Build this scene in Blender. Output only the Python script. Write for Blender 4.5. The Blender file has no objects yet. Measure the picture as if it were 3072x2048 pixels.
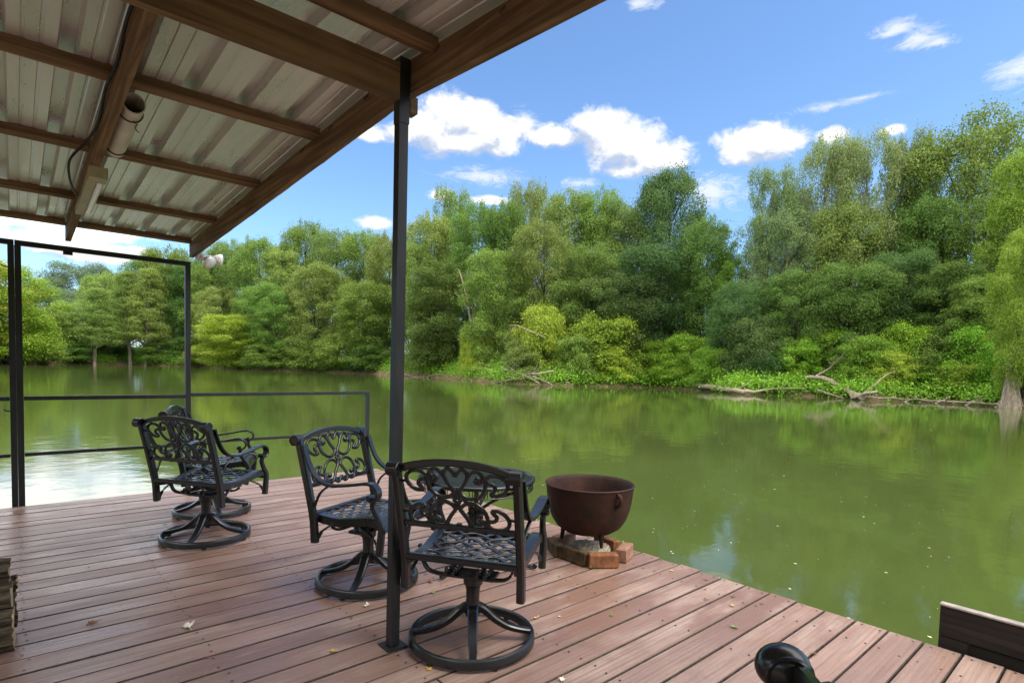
import bpy, math, random
import numpy as np
from mathutils import Vector, Matrix
C = bpy.context.scene.collection
SC = bpy.context.scene
R = math.radians
# ------------------------------------------------------------------ camera
CAM_H = 1.257
F, YAW, PITCH, ROLL, SHY = 1701.0, R(-41.366), R(3.0), R(1.5877), 165.0
def cam_matrix():
    c, s = math.cos, math.sin
    ry = np.array([[c(YAW), 0, s(YAW)], [0, 1, 0], [-s(YAW), 0, c(YAW)]])
    rx = np.array([[1, 0, 0], [0, c(PITCH), -s(PITCH)], [0, s(PITCH), c(PITCH)]])
    rz = np.array([[c(ROLL), -s(ROLL), 0], [s(ROLL), c(ROLL), 0], [0, 0, 1]])
    return rz @ rx @ ry
CM = cam_matrix()
def tw(v):                       # fitted axes (x, down, forward) -> world X, Y, Z
    return Vector((v[0], v[2], -v[1]))
cam = bpy.data.objects.new('camera', bpy.data.cameras.new('camera'))
C.objects.link(cam)
rr, dd, ff = tw(CM[0]), tw(CM[1]), tw(CM[2])
m = Matrix((rr, -dd, -ff)).transposed().to_4x4()
m.translation = (0, 0, CAM_H)
cam.matrix_world = m
cam.data.sensor_width = 36
cam.data.lens = F / 3072 * 36
cam.data.shift_y = SHY / 3072
cam.data.clip_start = 0.05
cam.data.clip_end = 4000
SC.camera = cam
def ray(u, v):                   # pixel of the 2352-wide view -> world direction
    u, v = u * 3072 / 2352, v * 3072 / 2352
    w = CM.T @ np.array([(u - 1536) / F, (v - 1024 - SHY) / F, 1.0])
    return np.array([w[0], w[2], -w[1]])
def ground(u, v, z=0.0):
    d = ray(u, v)
    t = (z - CAM_H) / d[2]
    return np.array([0, 0, CAM_H]) + t * d
# ------------------------------------------------------------------ sun, sky
SUN_EL, SUN_DIR = R(56), Vector((0.30, -0.80, 0)).normalized()
sun = bpy.data.objects.new('sun', bpy.data.lights.new('sun', 'SUN'))
sun.data.energy = 1.3
sun.data.angle = R(20)
sun.data.color = (1.0, 0.95, 0.86)
sv = Vector((SUN_DIR.x * math.cos(SUN_EL), SUN_DIR.y * math.cos(SUN_EL), math.sin(SUN_EL)))
sun.rotation_euler = sv.to_track_quat('Z', 'Y').to_euler()
C.objects.link(sun)
SC.view_settings.view_transform = 'Standard'
SC.view_settings.look = 'None'
SC.view_settings.exposure = 0.60
SC.view_settings.gamma = 1.0
SC.cycles.max_bounces = 8
SC.cycles.diffuse_bounces = 4
SC.cycles.transparent_max_bounces = 8
SC.cycles.use_denoising = True

world = bpy.data.worlds.new('World')
SC.world = world
world.use_nodes = True
nt = world.node_tree
for n in list(nt.nodes):
    nt.nodes.remove(n)
class NT:
    """short helpers for node trees"""
    def __init__(self, tree): self.t = tree
    def n(self, kind, **kw):
        o = self.t.nodes.new(kind)
        for k, v in kw.items(): setattr(o, k, v)
        return o
    def put(self, node, idx, val):
        if hasattr(val, 'is_linked') or isinstance(val, bpy.types.NodeSocket):
            self.t.links.new(val, node.inputs[idx])
        else:
            node.inputs[idx].default_value = val
    def math(self, op, a, b=0.0, c=None, clamp=False):
        o = self.n('ShaderNodeMath', operation=op, use_clamp=clamp)
        self.put(o, 0, a); self.put(o, 1, b)
        if c is not None: self.put(o, 2, c)
        return o.outputs[0]
    def vec(self, op, a, b=(0, 0, 0)):
        o = self.n('ShaderNodeVectorMath', operation=op)
        self.put(o, 0, a)
        if op != 'LENGTH': self.put(o, 1, b)
        return o.outputs['Value'] if op in ('LENGTH', 'DOT_PRODUCT') else o.outputs[0]
    def ramp(self, v, lo, hi, a=0.0, b=1.0, smooth=True):
        o = self.n('ShaderNodeMapRange', interpolation_type='SMOOTHSTEP' if smooth else 'LINEAR')
        self.put(o, 0, v); self.put(o, 1, lo); self.put(o, 2, hi); self.put(o, 3, a); self.put(o, 4, b)
        return o.outputs[0]
    def mix(self, f, a, b, blend='MIX'):
        o = self.n('ShaderNodeMix', data_type='RGBA', blend_type=blend)
        self.put(o, 0, f); self.put(o, 6, a); self.put(o, 7, b)
        return o.outputs[2]
    def noise(self, vec, scale, detail=4, rough=0.55, dist=0.0):
        o = self.n('ShaderNodeTexNoise')
        if vec is not None: self.t.links.new(vec, o.inputs['Vector'])
        o.inputs['Scale'].default_value = scale
        o.inputs['Detail'].default_value = detail
        o.inputs['Roughness'].default_value = rough
        o.inputs['Distortion'].default_value = dist
        return o.outputs['Fac']
    def colramp(self, v, stops):
        o = self.n('ShaderNodeValToRGB')
        self.put(o, 0, v)
        e = o.color_ramp.elements
        while len(e) < len(stops): e.new(0.5)
        for i, (p, c) in enumerate(stops):
            e[i].position = p; e[i].color = (*c, 1)
        return o.outputs[0]
    def scale(self, vec, s):
        o = self.n('ShaderNodeMapping')
        self.t.links.new(vec, o.inputs[0]); o.inputs['Scale'].default_value = s
        return o.outputs[0]
W = NT(nt)
sky = W.n('ShaderNodeTexSky', sky_type='NISHITA', sun_disc=False)
sky.sun_elevation = SUN_EL
sky.sun_rotation = math.atan2(SUN_DIR.x, SUN_DIR.y)
sky.air_density = 1.0; sky.dust_density = 0.6; sky.ozone_density = 2.5
gen = W.n('ShaderNodeTexCoord').outputs['Generated']
sep = W.n('ShaderNodeSeparateXYZ'); nt.links.new(gen, sep.inputs[0])
az = W.math('ARCTAN2', sep.outputs[0], sep.outputs[1])
el = W.math('ARCSINE', sep.outputs[2])
comb = W.n('ShaderNodeCombineXYZ'); W.put(comb, 0, az); W.put(comb, 1, el)
ae = comb.outputs[0]
# clouds: directions of the lobes of each cumulus, as (column, row, half width, half height) seen from the dock
LOBES = [(1040, 262, 70, 56, 0), (1090, 270, 60, 50, 0), (1130, 300, 58, 48, 0), (990, 292, 52, 40, 0), (1060, 325, 110, 32, 0), (915, 305, 75, 26, .1), (860, 312, 60, 20, .15), (1152, 335, 42, 26, 0),
         (1362, 290, 58, 46, 0), (1395, 310, 60, 42, 0), (1285, 312, 72, 28, .05), (1430, 335, 82, 46, 0), (1500, 362, 80, 34, 0), (1545, 372, 48, 20, .1), (1450, 390, 55, 20, .1), (1205, 285, 34, 26, .45),
         (1742, 325, 78, 40, 0), (1790, 330, 50, 34, 0), (1695, 352, 45, 25, .1), (1915, 312, 36, 20, .1), (2050, 300, 30, 12, .1),
         (872, 512, 42, 15, .15), (1010, 450, 40, 20, .2), (1130, 460, 40, 10, .1),
         (90, 548, 110, 20, 0), (230, 582, 110, 20, 0), (320, 578, 45, 12, .1)]
WISPS = [(2060, 66, 60, 22, 0), (2110, 88, 70, 24, 0), (2155, 98, 50, 16, .1), (2335, 165, 70, 40, 0), (1475, 8, 40, 18, 0), (1110, 405, 110, 26, .1), (1632, 440, 80, 40, -.05), (1900, 245, 150, 16, .3), (1980, 225, 120, 12, .3), (1205, 285, 40, 34, 0), (1330, 420, 60, 20, .2)]
BRIGHT = [(70, 350, 430, 180, 0), (-260, 480, 220, 110, 0)]       # bright cloud added behind the roof corner to whiten the water reflection
def lobes(vec, rows):
    best = None
    for (u, v, ru, rv, off) in rows:
        d = ray(u, v); d = d / np.linalg.norm(d)
        a0, e0 = math.atan2(d[0], d[1]), math.asin(d[2])
        d2 = ray(u + ru, v); d2 /= np.linalg.norm(d2)
        d3 = ray(u, v - rv); d3 /= np.linalg.norm(d3)
        ra = 1.24 * max(0.004, abs(math.atan2(d2[0], d2[1]) - a0)); re = 1.22 * max(0.004, abs(math.asin(d3[2]) - e0))
        q = W.vec('SUBTRACT', vec, (a0, e0, 0))
        q = W.vec('MULTIPLY', q, (1 / ra, 1 / re, 0))
        L = W.vec('LENGTH', q)
        if off: L = W.math('ADD', L, off)
        best = L if best is None else W.math('SMOOTH_MIN', best, L, 0.2)
    return best
gsc = W.vec('MULTIPLY', gen, (1, 1, 1.4))
nz1 = W.noise(gsc, 13, 3, 0.5); nz2 = W.noise(gsc, 30, 9, 0.66, 0.4)
ragged = W.math('ADD', W.math('MULTIPLY', W.math('SUBTRACT', nz1, 0.5), 1.3), W.math('MULTIPLY', W.math('SUBTRACT', nz2, 0.5), 1.5))
dens = W.math('ADD', W.math('SUBTRACT', 1.0, lobes(ae, LOBES)), ragged)
mask = W.ramp(dens, -0.16, 0.42)
up = W.vec('ADD', ae, (0.006, 0.024, 0))
dens_up = W.math('SUBTRACT', 1.0, lobes(up, LOBES))
lit = W.math('SUBTRACT', W.math('ADD', dens, W.math('MULTIPLY', W.math('SUBTRACT', nz2, .5), 1.0)), dens_up)
wn = W.noise(W.vec('MULTIPLY', gen, (1.2, 1.2, 3.2)), 20, 10, 0.72, 1.2)
mask4 = W.math('MULTIPLY', W.ramp(W.math('ADD', W.math('SUBTRACT', 1.0, lobes(ae, WISPS)), W.math('MULTIPLY', W.math('SUBTRACT', wn, 0.5), 2.6)), 0.0, 1.1), 0.8)
mask3 = W.ramp(W.math('ADD', W.math('SUBTRACT', 1.0, lobes(ae, BRIGHT)), W.math('MULTIPLY', ragged, .5)), 0.0, 0.4)
# bright cloud deck added over and behind the dock, out of view, as soft fill
fdir = Vector((0.66, 0.75, 0.0))
beh = W.math('SUBTRACT', W.math('MULTIPLY', sep.outputs[2], 0.95), W.vec('DOT_PRODUCT', gen, (fdir.x, fdir.y, 0)))
deckn = W.math('ADD', beh, W.math('MULTIPLY', W.math('SUBTRACT', W.noise(gen, 3.0, 6, 0.6), 0.5), 0.8))
mask2 = W.math('MULTIPLY', W.ramp(deckn, 0.05, 0.55), W.ramp(sep.outputs[2], 0.22, 0.5))
skyc = W.vec('MULTIPLY', sky.outputs[0], (0.122, 0.146, 0.168))
shade = W.ramp(lit, -0.50, 0.30)
cc = W.mix(shade, (0.37, 0.43, 0.56, 1), (0.74, 0.74, 0.74, 1))
c1 = W.mix(mask4, skyc, (0.68, 0.70, 0.74, 1))
c1 = W.mix(mask, c1, cc)
c1 = W.mix(mask3, c1, (1.9, 1.9, 1.9, 1))
c2 = W.mix(mask2, c1, (2.7, 2.68, 2.62, 1))
bg = W.n('ShaderNodeBackground'); nt.links.new(c2, bg.inputs[0]); bg.inputs[1].default_value = 1.0
wo = W.n('ShaderNodeOutputWorld'); nt.links.new(bg.outputs[0], wo.inputs[0])

# ------------------------------------------------------------------ materials
MATS = {}
def mat(name, build):
    if name in MATS: return MATS[name]
    mt = bpy.data.materials.new(name); mt.use_nodes = True
    t = mt.node_tree
    for n in list(t.nodes): t.nodes.remove(n)
    k = NT(t)
    out = k.n('ShaderNodeOutputMaterial')
    sh = build(k)
    t.links.new(sh, out.inputs[0])
    MATS[name] = mt
    return mt
def principled(k, col, rough=0.6, metal=0.0, normal=None, spec=0.5, ior=1.45, coat=0.0):
    b = k.n('ShaderNodeBsdfPrincipled')
    k.put(b, 'Base Color', col if not isinstance(col, tuple) else (*col[:3], 1))
    k.put(b, 'Roughness', rough); k.put(b, 'Metallic', metal)
    k.put(b, 'Specular IOR Level', spec); k.put(b, 'IOR', ior); k.put(b, 'Coat Weight', coat)
    if normal is not None: k.t.links.new(normal, b.inputs['Normal'])
    return b.outputs[0]
def bump(k, h, strength=0.3, dist=0.01):
    b = k.n('ShaderNodeBump'); k.put(b, 'Height', h)
    b.inputs['Strength'].default_value = strength; b.inputs['Distance'].default_value = dist
    return b.outputs[0]
def obco(k): return k.n('ShaderNodeTexCoord').outputs['Object']
def isl(k): return k.n('ShaderNodeNewGeometry').outputs['Random Per Island']

def m_deck(k):
    o = obco(k); r = isl(k)
    off = k.n('ShaderNodeCombineXYZ'); k.put(off, 0, k.math('MULTIPLY', r, 37.0)); k.put(off, 1, k.math('MULTIPLY', r, 11.0))
    v = k.vec('ADD', o, off.outputs[0])
    grain = k.noise(k.scale(v, (1.6, 60, 20)), 1.0, 6, 0.65, 0.6)
    wavy = k.n('ShaderNodeTexWave', bands_direction='Y'); k.t.links.new(k.scale(v, (0.35, 9, 1)), wavy.inputs[0])
    wavy.inputs['Scale'].default_value = 1.6; wavy.inputs['Distortion'].default_value = 7; wavy.inputs['Detail'].default_value = 3
    patch = k.noise(k.scale(v, (1.1, 3.2, 1)), 1.3, 5, 0.6)
    wear = k.noise(k.scale(o, (0.5, 0.6, 1)), 1.0, 4, 0.6)
    base = k.mix(r, (0.185, 0.100, 0.073, 1), (0.310, 0.190, 0.143, 1))
    base = k.mix(k.ramp(patch, 0.47, 0.66), base, (0.335, 0.235, 0.188, 1))
    base = k.mix(k.math('MULTIPLY', k.ramp(wear, 0.45, 0.62), 0.55), base, (0.30, 0.21, 0.165, 1))
    base = k.mix(k.math('MULTIPLY', k.ramp(grain, 0.40, 0.66), 0.5), base, (0.15, 0.085, 0.062, 1))
    base = k.mix(k.math('MULTIPLY', k.ramp(wavy.outputs['Fac'], 0.6, 0.95), 0.26), base, (0.16, 0.09, 0.07, 1))
    fine = k.noise(k.scale(v, (6, 9, 1)), 9, 5, 0.7)
    base = k.mix(k.math('MULTIPLY', k.ramp(fine, 0.56, 0.72), 0.6), base, (0.10, 0.062, 0.048, 1))
    fleck = k.noise(k.scale(v, (5, 30, 1)), 3.0, 5, 0.7)
    base = k.mix(k.math('MULTIPLY', k.ramp(fleck, 0.66, 0.76), 0.3), base, (0.50, 0.42, 0.37, 1))
    st = k.noise(k.scale(o, (1.0, 1.6, 1)), 1.7, 6, 0.7)
    base = k.mix(k.math('MULTIPLY', k.ramp(st, 0.56, 0.72), 0.4), base, (0.12, 0.075, 0.055, 1))
    rg = k.ramp(k.math('ADD', patch, k.math('MULTIPLY', k.math('SUBTRACT', grain, .5), .6)), 0.3, 0.7, 0.24, 0.50)
    nb = bump(k, k.math('ADD', grain, k.math('MULTIPLY', fine, 0.4)), 0.35, 0.003)
    return principled(k, base, rg, 0, nb, 0.5)
def m_plain(col, rough, metal=0.0, var=0.25, sc=14.0, bmp=0.1, spec=0.5):
    def f(k):
        o = obco(k); n = k.noise(o, sc, 5, 0.6)
        a = tuple(c * (1 - var) for c in col); b = tuple(min(1, c * (1 + var)) for c in col)
        return principled(k, k.mix(k.ramp(n, 0.3, 0.7), (*a, 1), (*b, 1)), k.ramp(n, 0.3, 0.7, rough * 0.85, min(1, rough * 1.15)), metal, bump(k, n, bmp, 0.004), spec)
    return f
def m_timber(axis, c0, c1):
    def f(k):
        o = obco(k); r = isl(k)
        s = [22, 22, 22]; s[axis] = 0.9
        w = k.n('ShaderNodeTexNoise'); k.t.links.new(k.scale(o, tuple(s)), w.inputs['Vector'])
        w.inputs['Scale'].default_value = 1.6; w.inputs['Detail'].default_value = 7; w.inputs['Distortion'].default_value = 0.5
        p = k.noise(o, 1.7, 4, 0.6)
        col = k.mix(k.ramp(w.outputs['Fac'], 0.35, 0.65), (*c0, 1), (*c1, 1))
        col = k.mix(k.math('MULTIPLY', k.ramp(p, 0.5, 0.7), 0.5), col, (c0[0] * 0.55, c0[1] * 0.5, c0[2] * 0.45, 1))
        kn = k.n('ShaderNodeTexVoronoi'); k.t.links.new(k.scale(o, (2.4, 2.4, 5) if axis != 0 else (2.0, 5, 5)), kn.inputs[0]); kn.inputs['Scale'].default_value = 1.3
        col = k.mix(k.math('MULTIPLY', k.ramp(kn.outputs['Distance'], 0.10, 0.02), 0.7), col, (0.035, 0.02, 0.012, 1))
        return principled(k, col, 0.75, 0, bump(k, w.outputs['Fac'], 0.3, 0.003), 0.3)
    return f
def m_galv(k):
    o = obco(k)
    n = k.noise(k.scale(o, (6, 1.1, 6)), 2.2, 5, 0.6); sp = k.noise(o, 45, 3, 0.7)
    col = k.mix(k.ramp(n, 0.3, 0.7), (0.64, 0.625, 0.60, 1), (0.72, 0.705, 0.68, 1))
    return principled(k, col, k.ramp(n, 0.3, 0.7, 0.26, 0.38), 0.45, bump(k, k.noise(k.scale(o, (3, 1, 3)), 1.5, 2, 0.5), 0.12, 0.02), 0.5)
def m_black(k):
    o = obco(k); n = k.noise(o, 60, 4, 0.6); p = k.noise(o, 4, 3, 0.5)
    return principled(k, k.mix(p, (0.006, 0.006, 0.0065, 1), (0.012, 0.012, 0.013, 1)), k.ramp(p, 0.3, 0.7, 0.22, 0.32), 0.0, bump(k, n, 0.10, 0.001), 0.65)
def m_post(k):
    o = obco(k); n = k.noise(k.scale(o, (8, 8, 1.5)), 3, 5, 0.6)
    rs = k.ramp(k.noise(k.scale(o, (5, 5, 2)), 4, 6, 0.7), 0.60, 0.72)
    return principled(k, k.mix(k.math('MULTIPLY', rs, .5), k.mix(k.ramp(n, 0.3, 0.75), (0.008, 0.008, 0.009, 1), (0.021, 0.020, 0.020, 1)), (0.06, 0.028, 0.015, 1)), 0.5, 0.0, bump(k, k.noise(o, 90, 3), 0.12, 0.001), 0.5)
def m_rust(k):
    o = obco(k); n = k.noise(o, 5, 6, 0.65); f = k.noise(o, 60, 4, 0.7)
    col = k.colramp(n, [(0.32, (0.014, 0.008, 0.006)), (0.52, (0.034, 0.014, 0.009)), (0.78, (0.070, 0.027, 0.015))])
    col = k.mix(k.math('MULTIPLY', k.ramp(f, 0.55, 0.8), 0.3), col, (0.10, 0.038, 0.02, 1))
    return principled(k, col, 0.68, 0.0, bump(k, k.math('ADD', f, n), 0.5, 0.003), 0.25)
def m_water(k):
    o = k.n('ShaderNodeNewGeometry').outputs['Position']
    a = k.noise(k.scale(o, (1, 1, 1)), 2.2, 3, 0.5)
    b = k.noise(k.scale(o, (0.8, 1.3, 1)), 9.0, 3, 0.55)
    c = k.noise(o, 0.12, 3, 0.5)
    hgt = k.math('ADD', k.math('MULTIPLY', a, 1.0), k.math('MULTIPLY', b, 0.16))
    bn = k.n('ShaderNodeBump'); k.put(bn, 'Height', hgt)
    k.put(bn, 'Strength', k.ramp(c, 0.3, 0.7, 0.05, 0.14)); bn.inputs['Distance'].default_value = 0.04
    col = k.mix(k.ramp(c, 0.3, 0.7), (0.048, 0.066, 0.016, 1), (0.058, 0.079, 0.020, 1))
    return principled(k, col, 0.045, 0, bn.outputs[0], 0.5, 1.40)
def m_leaf(c, trans=0.42, var=0.35):
    def f(k):
        r = isl(k); oi = k.n('ShaderNodeObjectInfo').outputs['Random']
        a = tuple(x * (1 - var) for x in c); b = (c[0] * (1 + var) * 1.12, c[1] * (1 + var), c[2] * (1 + var) * 0.9)
        col = k.mix(r, (*a, 1), (*b, 1))
        hs = k.n('ShaderNodeHueSaturation'); k.t.links.new(col, hs.inputs['Color'])
        k.put(hs, 'Hue', k.math('MULTIPLY_ADD', oi, 0.035, 0.4825)); k.put(hs, 'Value', k.math('MULTIPLY_ADD', k.math('FRACT', k.math('MULTIPLY', oi, 7.31)), 0.35, 0.82)); hs.inputs['Saturation'].default_value = 1.0
        d = principled(k, hs.outputs[0], 0.5, 0, None, 0.35)
        t = k.n('ShaderNodeBsdfTranslucent'); k.t.links.new(hs.outputs[0], t.inputs[0])
        mx = k.n('ShaderNodeMixShader'); mx.inputs[0].default_value = trans
        k.t.links.new(d, mx.inputs[1]); k.t.links.new(t.outputs[0], mx.inputs[2])
        return mx.outputs[0]
    return f
def m_bark(c0, c1, sc=(3, 3, 0.6)):
    def f(k):
        o = obco(k); n = k.noise(k.scale(o, sc), 6, 7, 0.7, 0.4)
        return principled(k, k.mix(k.ramp(n, 0.35, 0.65), (*c0, 1), (*c1, 1)), 0.85, 0, bump(k, n, 0.8, 0.03), 0.2)
    return f
def m_bank(k):
    p = k.n('ShaderNodeNewGeometry').outputs['Position']; s = k.n('ShaderNodeSeparateXYZ'); k.t.links.new(p, s.inputs[0])
    n = k.noise(p, 1.2, 6, 0.65); n2 = k.noise(p, 0.25, 4, 0.6)
    mud = k.mix(n, (0.10, 0.062, 0.035, 1), (0.22, 0.15, 0.09, 1))
    veg = k.mix(n2, (0.03, 0.055, 0.012, 1), (0.065, 0.10, 0.02, 1))
    zz = k.math('ADD', s.outputs[2], k.math('MULTIPLY', k.math('SUBTRACT', n, 0.5), 1.0))
    return principled(k, k.mix(k.ramp(zz, -0.05, 0.55), mud, veg), 0.9, 0, bump(k, n, 0.8, 0.1), 0.2)
DECK = mat('stained deck wood', m_deck)
NAIL = mat('dark nail head', m_plain((0.02, 0.016, 0.014), 0.6))
BLACK = mat('black cast aluminium', m_black)
POST = mat('dark painted steel', m_post)
TIM_Y = mat('rafter timber', m_timber(1, (0.112, 0.068, 0.038), (0.235, 0.148, 0.080)))
TIM_X = mat('purlin timber', m_timber(0, (0.120, 0.074, 0.038), (0.235, 0.150, 0.078)))
GALV = mat('galvanised roofing', m_galv)
RUST = mat('rusty cast iron', m_rust)
WATER = mat('green river water', m_water)
BANK = mat('muddy bank', m_bank)
WHITE = mat('aged white plastic', m_plain((0.55, 0.52, 0.44), 0.45, 0, 0.15, 6))
IVORY = mat('old cream enamel', m_plain((0.34, 0.31, 0.20), 0.5, 0, 0.25, 9))
LAMPW = mat('white lamp glass', m_plain((0.75, 0.74, 0.72), 0.2, 0, 0.06, 5))
SILV = mat('silvered lamp glass', m_plain((0.74, 0.71, 0.65), 0.25, 0.25, 0.08, 5))
CABLE = mat('black cable', m_plain((0.012, 0.012, 0.012), 0.6))
WIRE = mat('rusty wire strap', m_plain((0.06, 0.04, 0.03), 0.6))
BRICK = mat('red clay brick', m_plain((0.21, 0.088, 0.042), 0.85, 0, 0.4, 22, 0.5, 0.2))
BRICKM = mat('mossy dark brick', m_plain((0.085, 0.055, 0.028), 0.9, 0, 0.6, 14, 0.6, 0.2))
BRICKP = mat('pale pinkish brick', m_plain((0.29, 0.155, 0.105), 0.85, 0, 0.3, 20, 0.4, 0.2))
GRAV = mat('pale gravel', m_plain((0.36, 0.31, 0.22), 0.9, 0, 0.55, 90, 1.0, 0.2))
PANEL = mat('black weathered board', m_timber(1, (0.012, 0.010, 0.009), (0.030, 0.022, 0.018)))
PALE = mat('bleached board edge', m_plain((0.27, 0.225, 0.20), 0.8, 0, 0.25, 20))
BARKF = mat('firewood bark', m_bark((0.026, 0.019, 0.013), (0.17, 0.13, 0.085), (0.7, 9, 9)))
CUT = mat('split wood face', m_plain((0.40, 0.30, 0.17), 0.8, 0, 0.3, 18, 0.4, 0.2))
BARK = mat('dark tree bark', m_bark((0.03, 0.022, 0.016), (0.10, 0.075, 0.055)))
BARKP = mat('pale tree bark', m_bark((0.16, 0.12, 0.085), (0.38, 0.31, 0.23)))
DRIFT = mat('bleached driftwood', m_bark((0.17, 0.125, 0.085), (0.42, 0.34, 0.255), (2, 2, 2)))
DARKV = mat('dark void under dock', m_plain((0.02, 0.02, 0.02), 0.9))
LEAFM = {
    'lime': mat('lime foliage', m_leaf((0.330, 0.450, 0.050))),
    'lime2': mat('fresh green foliage', m_leaf((0.225, 0.370, 0.040))),
    'mid': mat('mid green foliage', m_leaf((0.165, 0.275, 0.048))),
    'mid2': mat('deep green foliage', m_leaf((0.125, 0.230, 0.044))),
    'olive': mat('olive green foliage', m_leaf((0.225, 0.325, 0.075))),
    'pale': mat('pale grey green foliage', m_leaf((0.215, 0.300, 0.110))),
    'dark': mat('dark green foliage', m_leaf((0.088, 0.172, 0.044))),
    'far': mat('far hazed bluish foliage', m_leaf((0.145, 0.225, 0.115))),  # lightened to stand in for distance haze
    'cyp': mat('feathery cypress foliage', m_leaf((0.220, 0.335, 0.075))),  # slightly lightened, haze put into the leaf colour
    'vine': mat('bright vine foliage', m_leaf((0.200, 0.385, 0.034))),
    'yel': mat('yellowing foliage', m_leaf((0.27, 0.40, 0.04))),
}
DRYL = {
    'brown': mat('dry brown leaf', m_plain((0.16, 0.075, 0.028), 0.7, 0, 0.4, 40)),
    'yellow': mat('yellow leaf', m_plain((0.50, 0.30, 0.06), 0.6, 0, 0.3, 40)),
    'cream': mat('bleached leaf', m_plain((0.62, 0.57, 0.44), 0.6, 0, 0.2, 40)),
    'green': mat('green leaf', m_plain((0.13, 0.22, 0.02), 0.5, 0, 0.3, 40)),
}
# ------------------------------------------------------------------ mesh helpers
class MB:
    def __init__(self): self.v = []; self.f = []; self.mi = []
    def add(self, vs, fs, mi=0):
        b = len(self.v); self.v += [tuple(x) for x in vs]
        self.f += [tuple(i + b for i in q) for q in fs]; self.mi += [mi] * len(fs)
    def box(self, lo, hi, mi=0, M=None, bev=0.0):
        x0, y0, z0 = lo; x1, y1, z1 = hi
        if bev <= 0:
            vs = [(x0, y0, z0), (x1, y0, z0), (x1, y1, z0), (x0, y1, z0), (x0, y0, z1), (x1, y0, z1), (x1, y1, z1), (x0, y1, z1)]
            fs = [(0, 3, 2, 1), (4, 5, 6, 7), (0, 1, 5, 4), (1, 2, 6, 5), (2, 3, 7, 6), (3, 0, 4, 7)]
        else:
            b = bev
            vs = []
            for z, ins in ((z0, b), (z0 + b, 0), (z1 - b, 0), (z1, b)):
                vs += [(x0 + ins, y0 + ins, z), (x1 - ins, y0 + ins, z), (x1 - ins, y1 - ins, z), (x0 + ins, y1 - ins, z)]
            fs = [(3, 2, 1, 0), (12, 13, 14, 15)]
            for k in range(3):
                for i in range(4):
                    j = (i + 1) % 4
                    fs.append((4 * k + i, 4 * k + j, 4 * k + 4 + j, 4 * k + 4 + i))
        if M is not None: vs = [M @ Vector(q) for q in vs]
        self.add(vs, fs, mi)
    def sweep(self, pts, prof, up=(0, 0, 1), closed=False, scales=None, mi=0, caps=True):
        """sweep a closed 2-D profile (side, up) along pts"""
        P = [Vector(p) for p in pts]; n = len(P); k = len(prof); vs = []
        upv = None if callable(up) else Vector(up); prev = None
        for i in range(n):
            if closed: t = P[(i + 1) % n] - P[i - 1]
            else: t = P[min(i + 1, n - 1)] - P[max(i - 1, 0)]
            t = t.normalized() if t.length > 1e-9 else Vector((0, 0, 1))
            if callable(up): upv = Vector(up(i))
            s = t.cross(upv)
            if s.length < 0.15 and prev is not None: s = prev
            elif s.length < 1e-6: s = t.cross(Vector((1, 0.3, 0.1)))
            if prev is not None and not callable(up) and s.dot(prev) < 0: s = -s
            s.normalize(); prev = s
            nn = s.cross(t).normalized()
            sc = 1 if scales is None else scales[i]
            if isinstance(sc, (int, float)): sc = (sc, sc)
            vs += [P[i] + s * (a * sc[0]) + nn * (b * sc[1]) for a, b in prof]
        fs = []
        m = n if closed else n - 1
        for i in range(m):
            j = (i + 1) % n
            for a in range(k):
                b = (a + 1) % k
                fs.append((i * k + a, i * k + b, j * k + b, j * k + a))
        if not closed and caps:
            fs.append(tuple(range(k - 1, -1, -1))); fs.append(tuple((n - 1) * k + a for a in range(k)))
        self.add(vs, fs, mi)
    def tube(self, pts, r, n=8, closed=False, mi=0, up=(0, 0, 1)):
        rs = r if isinstance(r, (list, tuple)) else [r] * len(pts)
        self.sweep(pts, [(math.cos(2 * math.pi * a / n), math.sin(2 * math.pi * a / n)) for a in range(n)], up, closed, rs, mi)
    def strap(self, pts, w, t, up=(0, 0, 1), closed=False, scales=None, mi=0):
        a, b, c = w / 2, t / 2, min(w, t) * 0.22
        self.sweep(pts, [(-a, -b + c), (-a + c, -b), (a - c, -b), (a, -b + c), (a, b - c), (a - c, b), (-a + c, b), (-a, b - c)], up, closed, scales, mi)
    def lathe(self, prof, n=32, o=(0, 0, 0), mi=0):
        vs = []; fs = []
        for r, z in prof:
            for a in range(n):
                t = 2 * math.pi * a / n
                vs.append((o[0] + r * math.cos(t), o[1] + r * math.sin(t), o[2] + z))
        for i in range(len(prof) - 1):
            for a in range(n):
                b = (a + 1) % n
                fs.append((i * n + a, i * n + b, (i + 1) * n + b, (i + 1) * n + a))
        self.add(vs, fs, mi)
    def ball(self, c, r, n=10, mi=0, sq=(1, 1, 1)):
        prof = [(max(1e-4, math.sin(math.pi * i / n)), -math.cos(math.pi * i / n)) for i in range(n + 1)]
        vs = []; fs = []; kk = 2 * n
        for rr_, z in prof:
            for a in range(kk):
                t = 2 * math.pi * a / kk
                vs.append((c[0] + r * sq[0] * rr_ * math.cos(t), c[1] + r * sq[1] * rr_ * math.sin(t), c[2] + r * sq[2] * z))
        for i in range(n):
            for a in range(kk):
                b = (a + 1) % kk
                fs.append((i * kk + a, i * kk + b, (i + 1) * kk + b, (i + 1) * kk + a))
        self.add(vs, fs, mi)
    def build(self, name, mats, parent=None, smooth=False):
        me = bpy.data.meshes.new(name)
        me.from_pydata(self.v, [], self.f)
        for mm in (mats if isinstance(mats, (list, tuple)) else [mats]): me.materials.append(mm)
        me.polygons.foreach_set('material_index', self.mi)
        if smooth:
            me.polygons.foreach_set('use_smooth', [True] * len(self.f))
            try: me.set_sharp_from_angle(angle=R(38))
            except Exception: pass
        me.update()
        o = bpy.data.objects.new(name, me); C.objects.link(o)
        if parent is not None: o.parent = parent
        return o
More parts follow.
